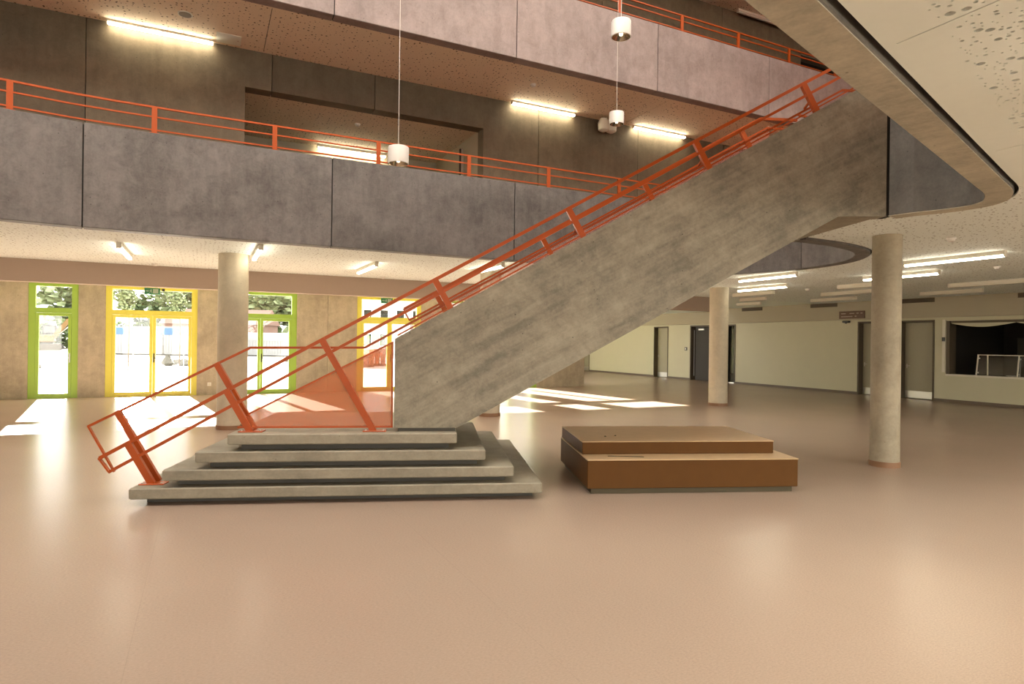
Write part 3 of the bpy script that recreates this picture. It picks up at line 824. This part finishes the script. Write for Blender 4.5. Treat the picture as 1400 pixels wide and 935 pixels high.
MB().box(-.02, 0, -.45, .80, .85, 1.35).box(-.03, -.0, -.5, .85, 1.38, 1.43).build('door', M['void'], ck)
MB().box(-.03, -.0, .80, .85, .1, 1.43).build('frame', M['kitchen_steel'], ck)
tr = thing('cable_trunking', 'white vertical trunking with key switch beside the hatch', 'trunking', B(AR, 11.34, .9), GA)
MB().box(-.03, 0, -.045, .045, 0, 1.6).build('cover', M['lamp_housing'], tr)
MB().box(-.055, -.03, -.04, .04, .94, 1.06).build('switch', M['dark_metal'], tr)

# ------------------------------------------------------------------ vents, signs, wall fittings on the right wall
AB = AR - .06
for d0, d1, lb in ((18.23, 19.30, 'dark slot vent highest above the slim column'), (14.9, 16.0, 'dark slot vent left of the brown sign'), (11.6, 12.68, 'dark slot vent above the grey door'), (8.3, 9.40, 'dark slot vent at the right edge above the hatch')):
    v = thing('air_vent', lb, 'vent', B(AB, d0, 3.05), GA)
    MB().box(-.008, 0, 0, d1-d0, 0, .13).build('backing', M['brown_frame'], v)
    for i in range(4):
        MB().add([(-.02, .01, .012+i*.03), (-.02, d1-d0-.01, .012+i*.03), (-.009, d1-d0-.01, .026+i*.03), (-.009, .01, .026+i*.03)], [(0,1,2,3)]).build('slat', M['skirting'], v)
sg = thing('direction_sign', 'brown sign board with pale print above the doors', 'sign', B(AB, 13.85, 2.61), GA)
MB().cbox(-.03, 0, 0, .96, 0, .26, .004).build('board', M['sign_brown'], sg)
for (y0, y1, z0, z1) in ((.70, .88, .165, .195), (.38, .56, .165, .195), (.22, .30, .165, .2), (.08, .15, .165, .2), (.45, .88, .06, .09), (.30, .36, .06, .10)):
    MB().box(-.033, -.03, y0, y1, z0, z1).build('print', M['sign_text'], sg)
def device(name, label, cat, loc, parts, rz=GA):
    t = thing(name, label, cat, loc, rz)
    for nm, mb, mt in parts: mb.build(nm, M[mt], t, smooth=True)
    return t
device('door_sensor', 'small dark sensor under the bulkhead by the sign', 'sensor', B(AR, 14.55, 2.47), [('body', MB().cbox(-.12, 0, -.12, .12, 0, .07, .01), 'dark_metal'), ('lens', MB().cyl(-.08, 0, -.03, 0, .03, n=12), 'dark_metal')])
device('light_switch', 'small framed switch plate on the white wall', 'switch', B(AR, 22.73, 1.36), [('plate', MB().cbox(-.012, 0, -.09, .09, 0, .15, .004), 'dark_metal'), ('rocker', MB().cbox(-.02, -.012, -.02, .05, .03, .12, .003), 'white')])
device('wall_socket', 'white socket on the concrete pier behind the left column', 'socket', B(0.13, DW, .26), [('plate', MB().cbox(-.05, .05, -.014, 0, 0, .1, .004), 'white'), ('socket', MB().cbox(-.03, .03, -.018, -.014, .02, .08, .002), 'lamp_housing')])
for a, lb in ((-1.32, 'green exit sign over the left yellow double door'), (5.35, 'green exit sign over the yellow door behind the orange screen')):
    t = thing('exit_sign', lb, 'exit sign', B(a, DW-.02, 2.86), GA)
    MB().cbox(-.21, .17, -.03, .02, 0, .17, .006).build('panel', M['exit_green'], t)
    sgn = MB().box(.0, .13, -.034, -.03, .025, .145)                                   # doorway
    sgn.box(-.19, -.13, -.034, -.03, .075, .095).add([(-.13, -.034, .055), (-.13, -.034, .115), (-.10, -.034, .085)], [(0, 1, 2)])   # arrow
    sgn.cyl(-.045, -.032, .118, .135, .010, n=8).box(-.065, -.03, -.034, -.03, .075, .115)   # head, trunk
    sgn.bar((-.045, -.032, .08), (-.085, -.032, .045), .004, .014).bar((-.045, -.032, .08), (-.02, -.032, .03), .004, .014).bar((-.05, -.032, .108), (-.085, -.032, .09), .004, .012)
    sgn.build('pictogram', M['exit_white'], t)
    MB().box(-.19, -.16, .0, .03, .17, .20).build('bracket', M['white'], t); MB().box(.12, .15, 0, .03, .17, .20).build('bracket', M['white'], t)
    MB().cbox(.22, .29, -.05, .02, .09, .16, .01).build('sensor', M['dark_metal'], t)

# ------------------------------------------------------------------ linear lights
def linear_light(a0, d0, a1, d1, z, label, lit, group, tall=.10, w=.075, mat=None):
    p, q = B(a0, d0), B(a1, d1); v = q - p; Ln = v.length
    t = thing('ceiling_light', label, 'light', (p.x, p.y, z), math.atan2(v.y, v.x), group)
    MB().cbox(0, Ln, -w/2, w/2, -tall+.035, 0, .004).build('housing', M['lamp_housing'], t)
    MB().cbox(.012, Ln-.012, -w/2+.008, w/2-.008, -tall, -tall+.034, .006).build('diffuser', mat or (M['lamp_on'] if lit else M['lamp_off']), t)
    MB().box(-.006, .012, -w/2, w/2, -tall, 0).build('end_cap', M['lamp_housing'], t)
    MB().box(Ln-.012, Ln+.006, -w/2, w/2, -tall, 0).build('end_cap', M['lamp_housing'], t)
    return t
gr = 'linear lights under the right hand ceiling'
RL = [(11.3, 7.03, 5.45, 1, 'lit linear light nearest the right edge of view, large'), (13.02, 9.0, 7.42, 1, 'lit linear light passing behind the tall right column'),
      (14.35, 10.6, 9.05, 0, 'unlit linear light left of the tall column, third row'), (16.1, 8.95, 7.38, 0, 'unlit linear light at the right edge, above the hatch'),
      (16.05, 12.38, 10.83, 0, 'unlit linear light left of the tall column, fourth row'), (18.0, 10.75, 9.18, 0, 'unlit linear light nearest the wall above the grey door'),
      (17.97, 14.25, 12.66, 0, 'unlit linear light just above the brown sign'), (11.03, 10.66, 9.1, 1, 'lit linear light just under the rounded parapet'),
      (13.0, 12.6, 11.0, 1, 'lit linear light below the rounded parapet, second row'), (14.3, 14.05, 12.55, 0, 'dim linear light right of the slim column, third row'),
      (16.0, 15.4, 14.35, 0, 'dim linear light right of the slim column, fourth row'), (17.8, 17.3, 16.2, 0, 'dim linear light farthest right of the slim column')]
for a, d0, d1, lit, lb in RL:
    z = 3.19 if d0 < 15.5 else 3.12
    if d0 > 15.5: z = 3.20
    linear_light(a, d0, a, d1, z, lb, lit, gr)
gl_ = 'linear lights above the entrance zone'
for a, d0, d1, lb in ((-1.27, 11.95, 13.6, 'lit linear light left of the left column'), (0.80, 10.95, 12.5, 'lit linear light right of the left column'),
                      (3.0, 12.2, 13.8, 'lit linear light above the middle concrete pier'), (5.15, 10.95, 12.5, 'lit linear light just above the stair panel behind the railing')):
    linear_light(a, d0, a, d1, 3.19, lb, 1, gl_)
# corner light is in view; the rest are unseen lamps added as fill
gb = 'linear lights of the ceiling around the viewer'
for a, d0, lb in ((4.5, 1.55, 'lit linear light at the top right corner of view'), (9.3, 2.2, 'lit linear light beyond the right edge of view'), (1.5, -2.6, 'lit linear light behind the viewer, left'), (6.0, -2.6, 'lit linear light behind the viewer, middle'), (11.0, -1.0, 'lit linear light behind the viewer, right'), (14.0, 2.5, 'lit linear light beyond the right edge, near the wall')):
    linear_light(a, d0, a, d0-1.57, 3.19, lb, 1, gb, mat=M['lamp_hall'], w=.27)
gu = 'linear lights along the gallery wall'
for a0, lb in ((-1.53, 'bright linear light on the gallery wall at upper left'), (6.0, 'bright linear light on the gallery wall behind the pendant lamps'), (9.28, 'bright linear light on the gallery wall by the stair railing')):
    linear_light(a0, 12.40, a0+1.61, 12.40, 6.95, lb, 1, gu, tall=.075, w=.08, mat=M['lamp_wall'])
linear_light(2.35, 15.45, 4.0, 15.45, RT+.03, 'bright linear light in the recess behind the railing', 1, gu, mat=M['lamp_wall'])
linear_light(12.6, 12.35, 14.3, 12.35, ROOF, 'unlit linear light under the topmost ceiling', 0, gu)

# small ceiling fittings
def disc(a, d, z, label, r=.06):
    device('smoke_detector', label, 'smoke detector', B(a, d, z), [('base', MB().cyl(0, 0, -.02, 0, r, n=20), 'white'), ('head', MB().lathe(0, 0, [(r*.8, -.02), (r*.7, -.045), (r*.35, -.055)], 20), 'white')])
disc(-.95, 15.0, 3.19, 'small detector beside the buff beam at left'); disc(3.85, 15.0, 3.19, 'small detector beside the buff beam behind the railing')
disc(13.4, 6.6, 3.19, 'small detector right of the large lit ceiling light'); disc(15.2, 10.0, 3.19, 'small detector right of the tall column')
disc(14.6, 11.7, 3.19, 'small detector left of the tall column near the dim lights'); disc(9.4, 5.2, 3.19, 'small detector beyond the tall column top')
disc(6.0, 11.4, 6.95, 'round detector on the gallery ceiling above the lit lamp'); disc(2.9, 13.6, RT+.03, 'round detector in the recess ceiling')
device('ceiling_speaker', 'round speaker grille in the gallery ceiling at upper left', 'speaker', B(-.35, 11.6, 6.95), [('rim', MB().cyl(0, 0, -.012, 0, .11, n=28), 'ceil'), ('grille', MB().cyl(0, 0, -.016, -.012, .095, n=28), 'skirting')])
device('access_panel', 'square access panel in the gallery ceiling at upper left', 'access panel', B(.32, 12.2, 6.95), [('door', MB().cbox(-.2, .2, -.2, .2, -.008, 0, .002), 'ceil'), ('lock', MB().cyl(.15, 0, -.012, -.008, .015, n=10), 'steel')])
cm = thing('wall_projector', 'beige twin headed fitting on the gallery wall behind a pendant', 'fitting', B(8.45, 12.5, 6.62), GA)
MB().box(-.05, .05, -.2, 0, .2, .3).build('bracket', M['lamp_housing'], cm)
for x in (-.16, 0.06):
    MB().lathe(x, -.28, [(.05, -.04), (.12, .0), (.13, .16), (.09, .26)], 18).build('head', M['lamp_housing'], cm, smooth=True)

# ------------------------------------------------------------------ pendant lamps
def pendant(x, y, z, label):
    t = thing('pendant_lamp', label, 'lamp', (x, y, z), 0, 'white drum pendants hanging in the atrium')
    r = .14
    MB().lathe(0, 0, [(r*.93, 0), (r, .004), (r, .215), (r*.97, .225), (.004, .23)], 36, cap=False).build('shade', M['white'], t, smooth=True)
    MB().lathe(0, 0, [(r*.92, .001), (r*.86, .003), (r*.62, .07), (.03, .09)], 36, cap=False).build('reflector', M['reflector'], t, smooth=True)
    MB().lathe(0, 0, [(.025, .09), (.03, .05), (.02, .025), (.004, .02)], 14).build('bulb', M['bulb'], t, smooth=True)
    MB().tube([(0, 0, .225), (0, 0, ROOF+.1-z)], .0035, 6).build('cable', M['cable'], t)
    return t
def ray(px, py, Y):
    a, b = px-700, py-467.5; c, s_ = math.cos(-.0128), math.sin(-.0128)
    return ((a*c-b*s_)/857*Y, Y, EYE - (a*s_+b*c)/857*Y)
for (px, py, Y, lb) in ((544.5, 224, 8.5, 'white drum pendant lamp hanging lowest, before the grey parapet'), (849, 51, 8.9, 'white drum pendant lamp hanging highest, before the pinkish parapet'), (843, 170, 12.0, 'smaller looking white drum pendant lamp by the gallery lights')):
    x, y, z = ray(px, py, Y); pendant(x, y, z, lb)

# ------------------------------------------------------------------ staircase
st = thing('staircase', 'straight concrete stair with solid side panel on a stepped base', 'staircase', rz=SA)
V0 = 6.50; RS = .174
for i in range(4):
    u0, u1 = -2.95+.30*i, 1.13-.30*i; vb = 9.42-.31*i; zt = RS*(i+1)
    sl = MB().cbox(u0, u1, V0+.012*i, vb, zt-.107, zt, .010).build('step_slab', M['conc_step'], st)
    MB().box(u0+.10, u1-.08, V0+.17, vb-.10, RS*i, zt-.105).build('recess', M['slab'], sl)  # darker concrete puts the gap's shade into the recess colour
VN, VF, TP = 6.66, 8.56, .18
SL = (4.585-1.669)/(4.74+.424)
prof = [(-.424, .735), (.235, .735), (4.545, 3.13), (5.137, 3.155), (5.137, 4.61), (4.785, 4.61), (-.424, 1.669)]
def cpanel(name, v0, v1):
    return MB().prism_xz(prof, v0, v1).build(name, M['conc_stair'], st)
cpanel('side_panel', VN, VN+TP); cpanel('side_panel', VF-TP, VF)
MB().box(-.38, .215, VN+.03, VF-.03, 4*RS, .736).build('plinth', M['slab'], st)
jt = MB().box(5.139, 5.23, VN+.022, VN+.19, 3.162, 4.60).build('trim_2', M['void']); jt.rotation_euler = (0, 0, SA)
tag(jt, 'dark joint between stair panel and rounded parapet', kind='structure')
n_r = 17; rise = (FL1-4*RS)/n_r; run = .3045; u_s = -.30
saw = [(u_s, 4*RS)]
for i in range(n_r):
    saw += [(u_s+run*i, 4*RS+rise*(i+1)), (u_s+run*(i+1) if i < n_r-1 else 5.137, 4*RS+rise*(i+1))]
saw += [(5.137, 3.17), (4.54, 3.15), (.24, .76), (u_s, .736)]
MB().prism_xz(saw, VN+TP, VF-TP).build('flight', M['conc_step'], st)
ptop = lambda u: 1.669 + (4.61-1.669)/(4.785+.424)*(u+.424)

# railings of the stair
SLP = .5645
perp = Vector((-.4916, .8708))
def stair_rails(root, v, start):
    mB = lambda u: .441 + SLP*(u+3.31)
    uT = 4.53; flat = [(uT+.03, mB(uT)+.005), (5.1, mB(uT)+.005)]
    def poly(pts, w, h, name='rail'): MB().path_bar([(u, v, z) for u, z in pts], w, h, (0, 1, 0)).build(name, M['orange'], root)
    return mB, poly
rn = thing('stair_railing', 'orange stair railing on the near side with tilted posts and handrail', 'railing', rz=SA)
vn = 6.70
mB, poly = stair_rails(rn, vn, 0)
Bz = lambda u: .441 + SLP*(u+3.31)
Cz = lambda u: Bz(u) - .185
poly([(-3.31, Bz(-3.31)), (4.56, Bz(4.56)), (5.12, Bz(4.56)+.01)], .034, .034)
poly([(-3.225, .300), (4.66, 4.79), (5.12, 4.80)], .030, .030)
poly([(-3.318, .4415), (-3.218, .300)], .04, .016, 'end_bar')
poly([(-.40, 1.705), (4.80, 4.66), (5.12, 4.66)], .016, .016)
poly([(-1.905, .872), (-.452, 1.628), (-.448, .742), (-2.0, .742)], .02, .018, 'screen_frame')
MB().prism_xz([(-1.99, .75), (-.455, .75), (-.458, 1.617), (-1.90, .866)], vn-.0015, vn+.0015).build('screen', M['mesh'], rn)
# handrail on its own brackets, inside the railing
va = 6.83
MB().path_bar([(-3.488, va, .739), (-1.92, va, 1.556), (-.75, va, 1.570), (4.69, va, 4.648), (5.05, va, 4.650)], .026, .024, (0, 1, 0)).build('handrail', M['orange'], rn)
MB().path_bar([(-3.488, va, .745), (-3.235, va, .275)], .03, .016, (0, 1, 0)).build('end_bar', M['orange'], rn)
def post(root, u, z, zfun, v, w=.065, dpt=.045, plate=False, top=None):
    """tilted post from (u, z) up to a rail"""
    if top is None:
        lo, hi = 0.0, 2.0
        for _ in range(40):
            m_ = (lo+hi)/2; p = (u+perp.x*m_, z+perp.y*m_)
            if p[1] < zfun(p[0]): lo = m_
            else: hi = m_
        top = lo + .012
    p0 = (u - perp.x*0, v, z); p1 = (u+perp.x*top, v, z+perp.y*top)
    MB().bar(p0, p1, dpt, w, (0, 1, 0)).build('post', M['orange'], root)
    if plate:
        MB().cbox(u-.11, u+.13, v-.06, v+.08, z, z+.012, .003).build('base_plate', M['orange'], root)
        for du in (-.08, .10): MB().cyl(u+du, v-.03, z+.012, z+.022, .010, n=8).build('bolt', M['steel'], root)
Az = lambda u: .739 + (1.556-.739)/(3.488-1.92)*(u+3.488)
post(rn, -.634, 4*RS, Bz, vn, plate=True)
for u, z in ((-1.872, 4*RS), (-2.815, RS)):
    post(rn, u, z, Bz, vn, plate=True); post(rn, u+.008, z, Az, va, w=.06)
for u in (.155, 1.585, 3.015, 4.29):
    z = ptop(u); post(rn, u, z-.003, Bz, vn-.0, w=.065)
    MB().bar((u-.075, vn+.02, z+.115), (u-.07, va, z+.075), .02, .02, (1, 0, 0)).build('bracket', M['orange'], rn)
rfar = thing('stair_railing', 'orange stair railing on the far side behind the stair panel', 'railing', rz=SA)
vf = 8.47
_, polyf = stair_rails(rfar, vf, 0)
polyf([(-.424, Bz(-.424)), (4.56, Bz(4.56)), (5.12, Bz(4.56)+.01)], .034, .036)
polyf([(-.36, Cz(-.36)), (4.66, Cz(4.66)), (5.12, Cz(4.66))], .028, .024)
polyf([(-.434, Bz(-.424)), (-.355, Cz(-.355))], .04, .016, 'end_bar')
MB().prism_xz([(-.34, 1.73), (4.7, 4.63), (4.7, 4.79), (-.34, Cz(-.34))], vf-.0015, vf+.0015).build('screen', M['mesh_far'], rfar)
for u in (.155, 1.585, 3.015, 4.44):
    post(rfar, u, ptop(u)-.003, Bz, vf)

# ------------------------------------------------------------------ wooden platform
PA = .103
pt = thing('seating_platform', 'two tier brown fibreboard platform beside the stair', 'platform', (.841, 6.82, 0), PA)
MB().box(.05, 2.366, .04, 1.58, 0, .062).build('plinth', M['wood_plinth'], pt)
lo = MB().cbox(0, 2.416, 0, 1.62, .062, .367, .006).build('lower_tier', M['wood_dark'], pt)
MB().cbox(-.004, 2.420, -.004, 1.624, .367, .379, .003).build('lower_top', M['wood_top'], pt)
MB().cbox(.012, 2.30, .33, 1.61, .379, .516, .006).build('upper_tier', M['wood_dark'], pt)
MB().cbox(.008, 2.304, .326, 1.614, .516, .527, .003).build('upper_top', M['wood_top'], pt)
st_ = thing('wood_splinter', 'thin dark stick lying on the lower tier of the platform', 'stick', (.841+.45, 6.82+.20, .380), PA-.18)
MB().bar((-.20, 0, .004), (.20, 0, .004), .012, .006, (0, 1, 0)).build('stick', M['wood_plinth'], st_)
rk = random.Random(5)
for i, (x, y, lb) in enumerate(((.36, .66, 'dark crumb lying left on the platform top'), (.50, .72, 'smaller dark crumb lying on the platform top'))):
    cr = thing('crumb', lb, 'debris', (.841 + x*math.cos(PA)-y*math.sin(PA), 6.82 + x*math.sin(PA)+y*math.cos(PA), .528), rk.random())
    MB().lathe(0, 0, [(.006, 0), (.016-.004*i, .004), (.013, .010), (.004, .014)], 7).build('lump', M['wood_plinth'], cr)

# ------------------------------------------------------------------ outside
def leaf_crown(name, rx, rz_, n_, seed, size):
    r = random.Random(seed); mb = MB()
    lobes = [(r.uniform(-.5, .5)*rx, r.uniform(-.5, .5)*rx, r.uniform(-.5, .5)*rz_, r.uniform(.4, .62)) for _ in range(9)]
    for i in range(n_):
        lx, ly, lz, k = r.choice(lobes)
        v = Vector((r.gauss(0, 1), r.gauss(0, 1), r.gauss(0, 1))).normalized()*r.uniform(.55, 1)**.4*k
        c = Vector((lx+v.x*rx, ly+v.y*rx, lz+v.z*rz_))
        q = Matrix.Rotation(r.uniform(0, 6.28), 3, 'Z') @ Matrix.Rotation(r.uniform(-1.2, 1.2), 3, 'X'); s_ = size*r.uniform(.6, 1.3)
        mb.add([c + q @ Vector(p)*s_ for p in ((-1, -.6, 0), (0, -.75, .15), (1, -.5, 0), (.8, .6, .1), (-.9, .7, 0))], [(0, 1, 2, 3, 4)])
    me = bpy.data.meshes.new(name); me.from_pydata(mb.v, [], mb.f); return me
crowns = [leaf_crown('crown', 4.2, 4.6, 1500, s_, .42) for s_ in (1, 2, 3)]
crowns2 = [c.copy() for c in crowns]
for c in crowns: c.materials.append(M['leaf'])
for c in crowns2: c.materials.append(M['leaf2'])
trunk = MB(); trunk.lathe(0, 0, [(.32, 0), (.22, 2.5), (.14, 6), (.05, 9)], 10)
trunk_me = None
sp = [(-101, 96, 0), (-89, 93, 1), (-78, 92, 0), (-67.5, 96, 1), (-60, 108, 0), (-51, 97, 1), (-43, 108, 0), (-36.5, 97, 1), (-27, 108, 0), (-15, 112, 1), (-2, 118, 0), (11, 112, 1)]
words = ['first', 'second', 'third', 'fourth', 'fifth', 'sixth', 'seventh', 'eighth', 'ninth', 'tenth', 'eleventh', 'twelfth', 'thirteenth', 'fourteenth', 'fifteenth', 'sixteenth']
for i, (x, y, k) in enumerate(sp):
    t = thing('tree', ('dark' if k == 0 else 'pale') + ' green tree, %s from the left in the row outside' % words[i], 'tree', (x, y, -.06), i*1.3, 'trees beyond the building site')
    if trunk_me is None:
        o = trunk.build('trunk', M['bark'], t, smooth=True); trunk_me = o.data
    else:
        o = bpy.data.objects.new('trunk', trunk_me); col.objects.link(o); o.parent = t
    c = bpy.data.objects.new('crown', (crowns if k == 0 else crowns2)[i % 3]); col.objects.link(c); c.parent = t; c.location = (0, 0, 6.4)
    s_ = 1.0 + .18*math.sin(i*2.3); c.scale = (s_*1.25, s_*1.25, s_*1.25)
# undergrowth below the crowns
for i, (x, y) in enumerate(((-70, 87), (-62.5, 85), (-55, 87.5), (-28.5, 86.5), (2, 92))):
    t = thing('bush', 'leafy bush, %s from the left below the trees outside' % words[i], 'bush', (x, y, -.06), i*.8, 'bushes beyond the building site')
    c = bpy.data.objects.new('foliage', crowns[i % 3]); col.objects.link(c); c.parent = t; c.location = (0, 0, 1.5); c.scale = (.62, .62, .5)
    MB().tube([(0, 0, 0), (.1, .05, 1.2)], .06, 6).build('stem', M['bark'], t)

ex = thing('excavator', 'orange and grey excavator parked outside the narrow green door', 'excavator', (-56.5, 76, -.06), .55)
for y in (-1.0, 1.0):
    MB().prism_xz([(-1.7, .25), (-1.4, 0), (1.4, 0), (1.7, .25), (1.7, .55), (1.4, .8), (-1.4, .8), (-1.7, .55)], y-.25, y+.25).build('track', M['rubber'], ex)
MB().box(-.7, .7, -.75, .75, .45, .95).build('undercarriage', M['digger_grey'], ex)
MB().cbox(-1.9, .9, -1.2, 1.2, .95, 1.9, .12).build('body', M['digger'], ex)
cabn = MB().prism_xz([(-.4, 1.9), (1.1, 1.9), (1.3, 2.4), (.9, 3.1), (-.4, 3.1)], .25, 1.2).build('cab', M['digger_grey'], ex)
MB().box(-.3, .85, .22, .25, 2.1, 2.95).box(-.3, .85, 1.2, 1.23, 2.1, 2.95).build('window', M['dark_glass'], cabn)
MB().box(-1.85, -.5, -1.1, .2, 1.9, 2.25).build('engine_cover', M['digger_grey'], ex)
MB().path_bar([(.8, -.4, 1.6), (2.2, -.4, 3.6), (4.0, -.4, 3.3)], .35, .5, (0, 1, 0)).build('boom', M['digger'], ex)
MB().path_bar([(3.9, -.4, 3.5), (4.8, -.4, 1.2)], .28, .38, (0, 1, 0)).build('stick', M['digger'], ex)
MB().prism_xz([(4.4, 1.3), (5.1, 1.1), (5.2, .4), (4.6, .05), (4.2, .5)], -.9, .1).build('bucket', M['digger_grey'], ex)
MB().tube([(1.2, -.4, 1.9), (2.6, -.4, 3.2)], .07, 8).build('cylinder', M['steel'], ex)

def container(x, y, w, h, rz_, label, band):
    t = thing('site_container', label, 'container', (x, y, -.06), rz_, 'site containers outside')
    MB().cbox(0, w, 0, 2.4, .1, h, .03).build('body', M['cont_white'], t)
    n_ = int(w/.3)
    rib = MB()
    for i in range(n_): rib.box(.1+i*.3, .2+i*.3, -.03, 0, .25, h-.8)
    rib.build('ribs', M['cont_white'], t)
    MB().box(-.01, w+.01, -.045, 0, h-.78, h-.12).build('band', M['cont_blue'] if band else M['cont_white'], t)
    MB().box(.0, w, .1, 2.3, 0, .1).build('skid', M['digger_grey'], t)
container(-33.3, 60, 5.4, 2.75, -.12, 'white site container with a blue band seen through the yellow door', True)
container(-39.6, 61.0, 5.9, 2.75, -.1, 'white and blue site container left of the young tree', True)
container(-27.5, 61.5, 5.6, 2.3, -.2, 'low white site container seen through the green double door', False)
def house(x, y, w, dp, h, rz_, label, wall, roof, nw):
    t = thing('house', label, 'building', (x, y, -.06), rz_)
    MB().box(0, w, 0, dp, 0, h).build('wall', M[wall], t)
    MB().add([(-.3, -.3, h), (w+.3, -.3, h), (w+.3, dp+.3, h), (-.3, dp+.3, h), (-.3, dp/2, h+2.2), (w+.3, dp/2, h+2.2)], [(0, 1, 5, 4), (3, 4, 5, 2), (0, 4, 3), (1, 2, 5), (0, 3, 2, 1)]).build('roof', M[roof], t)
    for i in range(nw):
        for z in ([1.0] if h < 4 else ([1.0, 3.6] if h < 7 else [1.0, 3.8, 6.4])):
            x0 = (i+.5)*w/nw
            wf = MB().box(x0-.5, x0+.5, -.05, .02, z, z+1.5).build('window', M['white'], t)
            MB().box(x0-.42, x0+.42, -.07, -.05, z+.08, z+1.42).build('pane', M['dark_glass'], wf)
house(-47, 84, 13, 8, 3.6, .1, 'long house with red brown roof behind the containers', 'house_red', 'house_red', 6)
house(-19.5, 72, 15, 9, 9.0, .25, 'pale three storey building seen through the yellow door by the stair', 'house_pale', 'roof_tile', 8)

def sapling(x, y, h, label):
    t = thing('sapling', label, 'young tree', (x, y, -.06), 0, 'young staked trees outside')
    MB().tube([(0, 0, 0), (.02, .01, h*.5), (-.01, .03, h)], .035, 7).build('trunk', M['bark'], t)
    MB().tube([(.25, 0, 0), (.25, 0, 1.6)], .03, 6).build('stake', M['house_pale'], t)
    c = bpy.data.objects.new('crown', crowns2[0]); col.objects.link(c); c.parent = t; c.location = (0, 0, h); c.scale = (.16, .16, .20)
    return t
for px, Y, lb in ((175, 32, 'young staked tree seen through the left leaf of the yellow door'), (245, 36, 'young staked tree seen through the right leaf of the yellow door'), (470, 60, 'young staked tree near the pale building')):
    x, y, z = ray(px, 500, Y); sapling(x, y, 3.6, lb)
rr = random.Random(9)
for i, (px, Y, s_, lb) in enumerate(((229, 38, .30, 'dark rubble lump, tallest of the heap outside the yellow door'), (238, 39.5, .2, 'dark rubble lump in the middle of the heap'), (252, 38.2, .28, 'dark rubble lump at the right end of the heap'), (245, 41.5, .2, 'small dark rubble lump behind the heap'), (52, 33, .16, 'small dark lump outside the narrow green door'), (392, 47, .22, 'small dark lump outside the green double door'))):
    x, y, z = ray(px, 495, Y)
    t = thing('rubble_lump', lb, 'rubble', (x, y, -.06), rr.uniform(0, 6), 'rubble lying on the building site')
    prf = [(s_*.8, 0), (s_*1.25, s_*.5), (s_*.8, s_*1.2), (s_*.25, s_*(1.6 if i else 2.3))]
    mb = MB().lathe(0, 0, prf, 7)
    mb.v = [(a+rr.uniform(-.2, .2)*s_, b+rr.uniform(-.2, .2)*s_, max(0, c+rr.uniform(-.15, .15)*s_)) for a, b, c in mb.v]
    mb.build('lump', M['rubble'], t)
for px, Y, w, lb in ((497, 40, 1.1, 'stack of orange bricks left behind the orange screen'), (512, 42, 1.3, 'stack of orange bricks right behind the orange screen')):
    x, y, z = ray(px, 500, Y)
    t = thing('brick_stack', lb, 'bricks', (x, y, -.06), .2, 'brick pallets outside')
    MB().box(-w*.6, w*.6, -.5, .5, 0, .12).build('pallet', M['bark'], t)
    for r_ in range(4):
        for c_ in range(4):
            MB().box(-w*.55+c_*w*.28, -w*.55+c_*w*.28+w*.26, -.45, .45, .13+r_*.26, .13+r_*.26+.24).build('brick', M['brick_heap'], t)
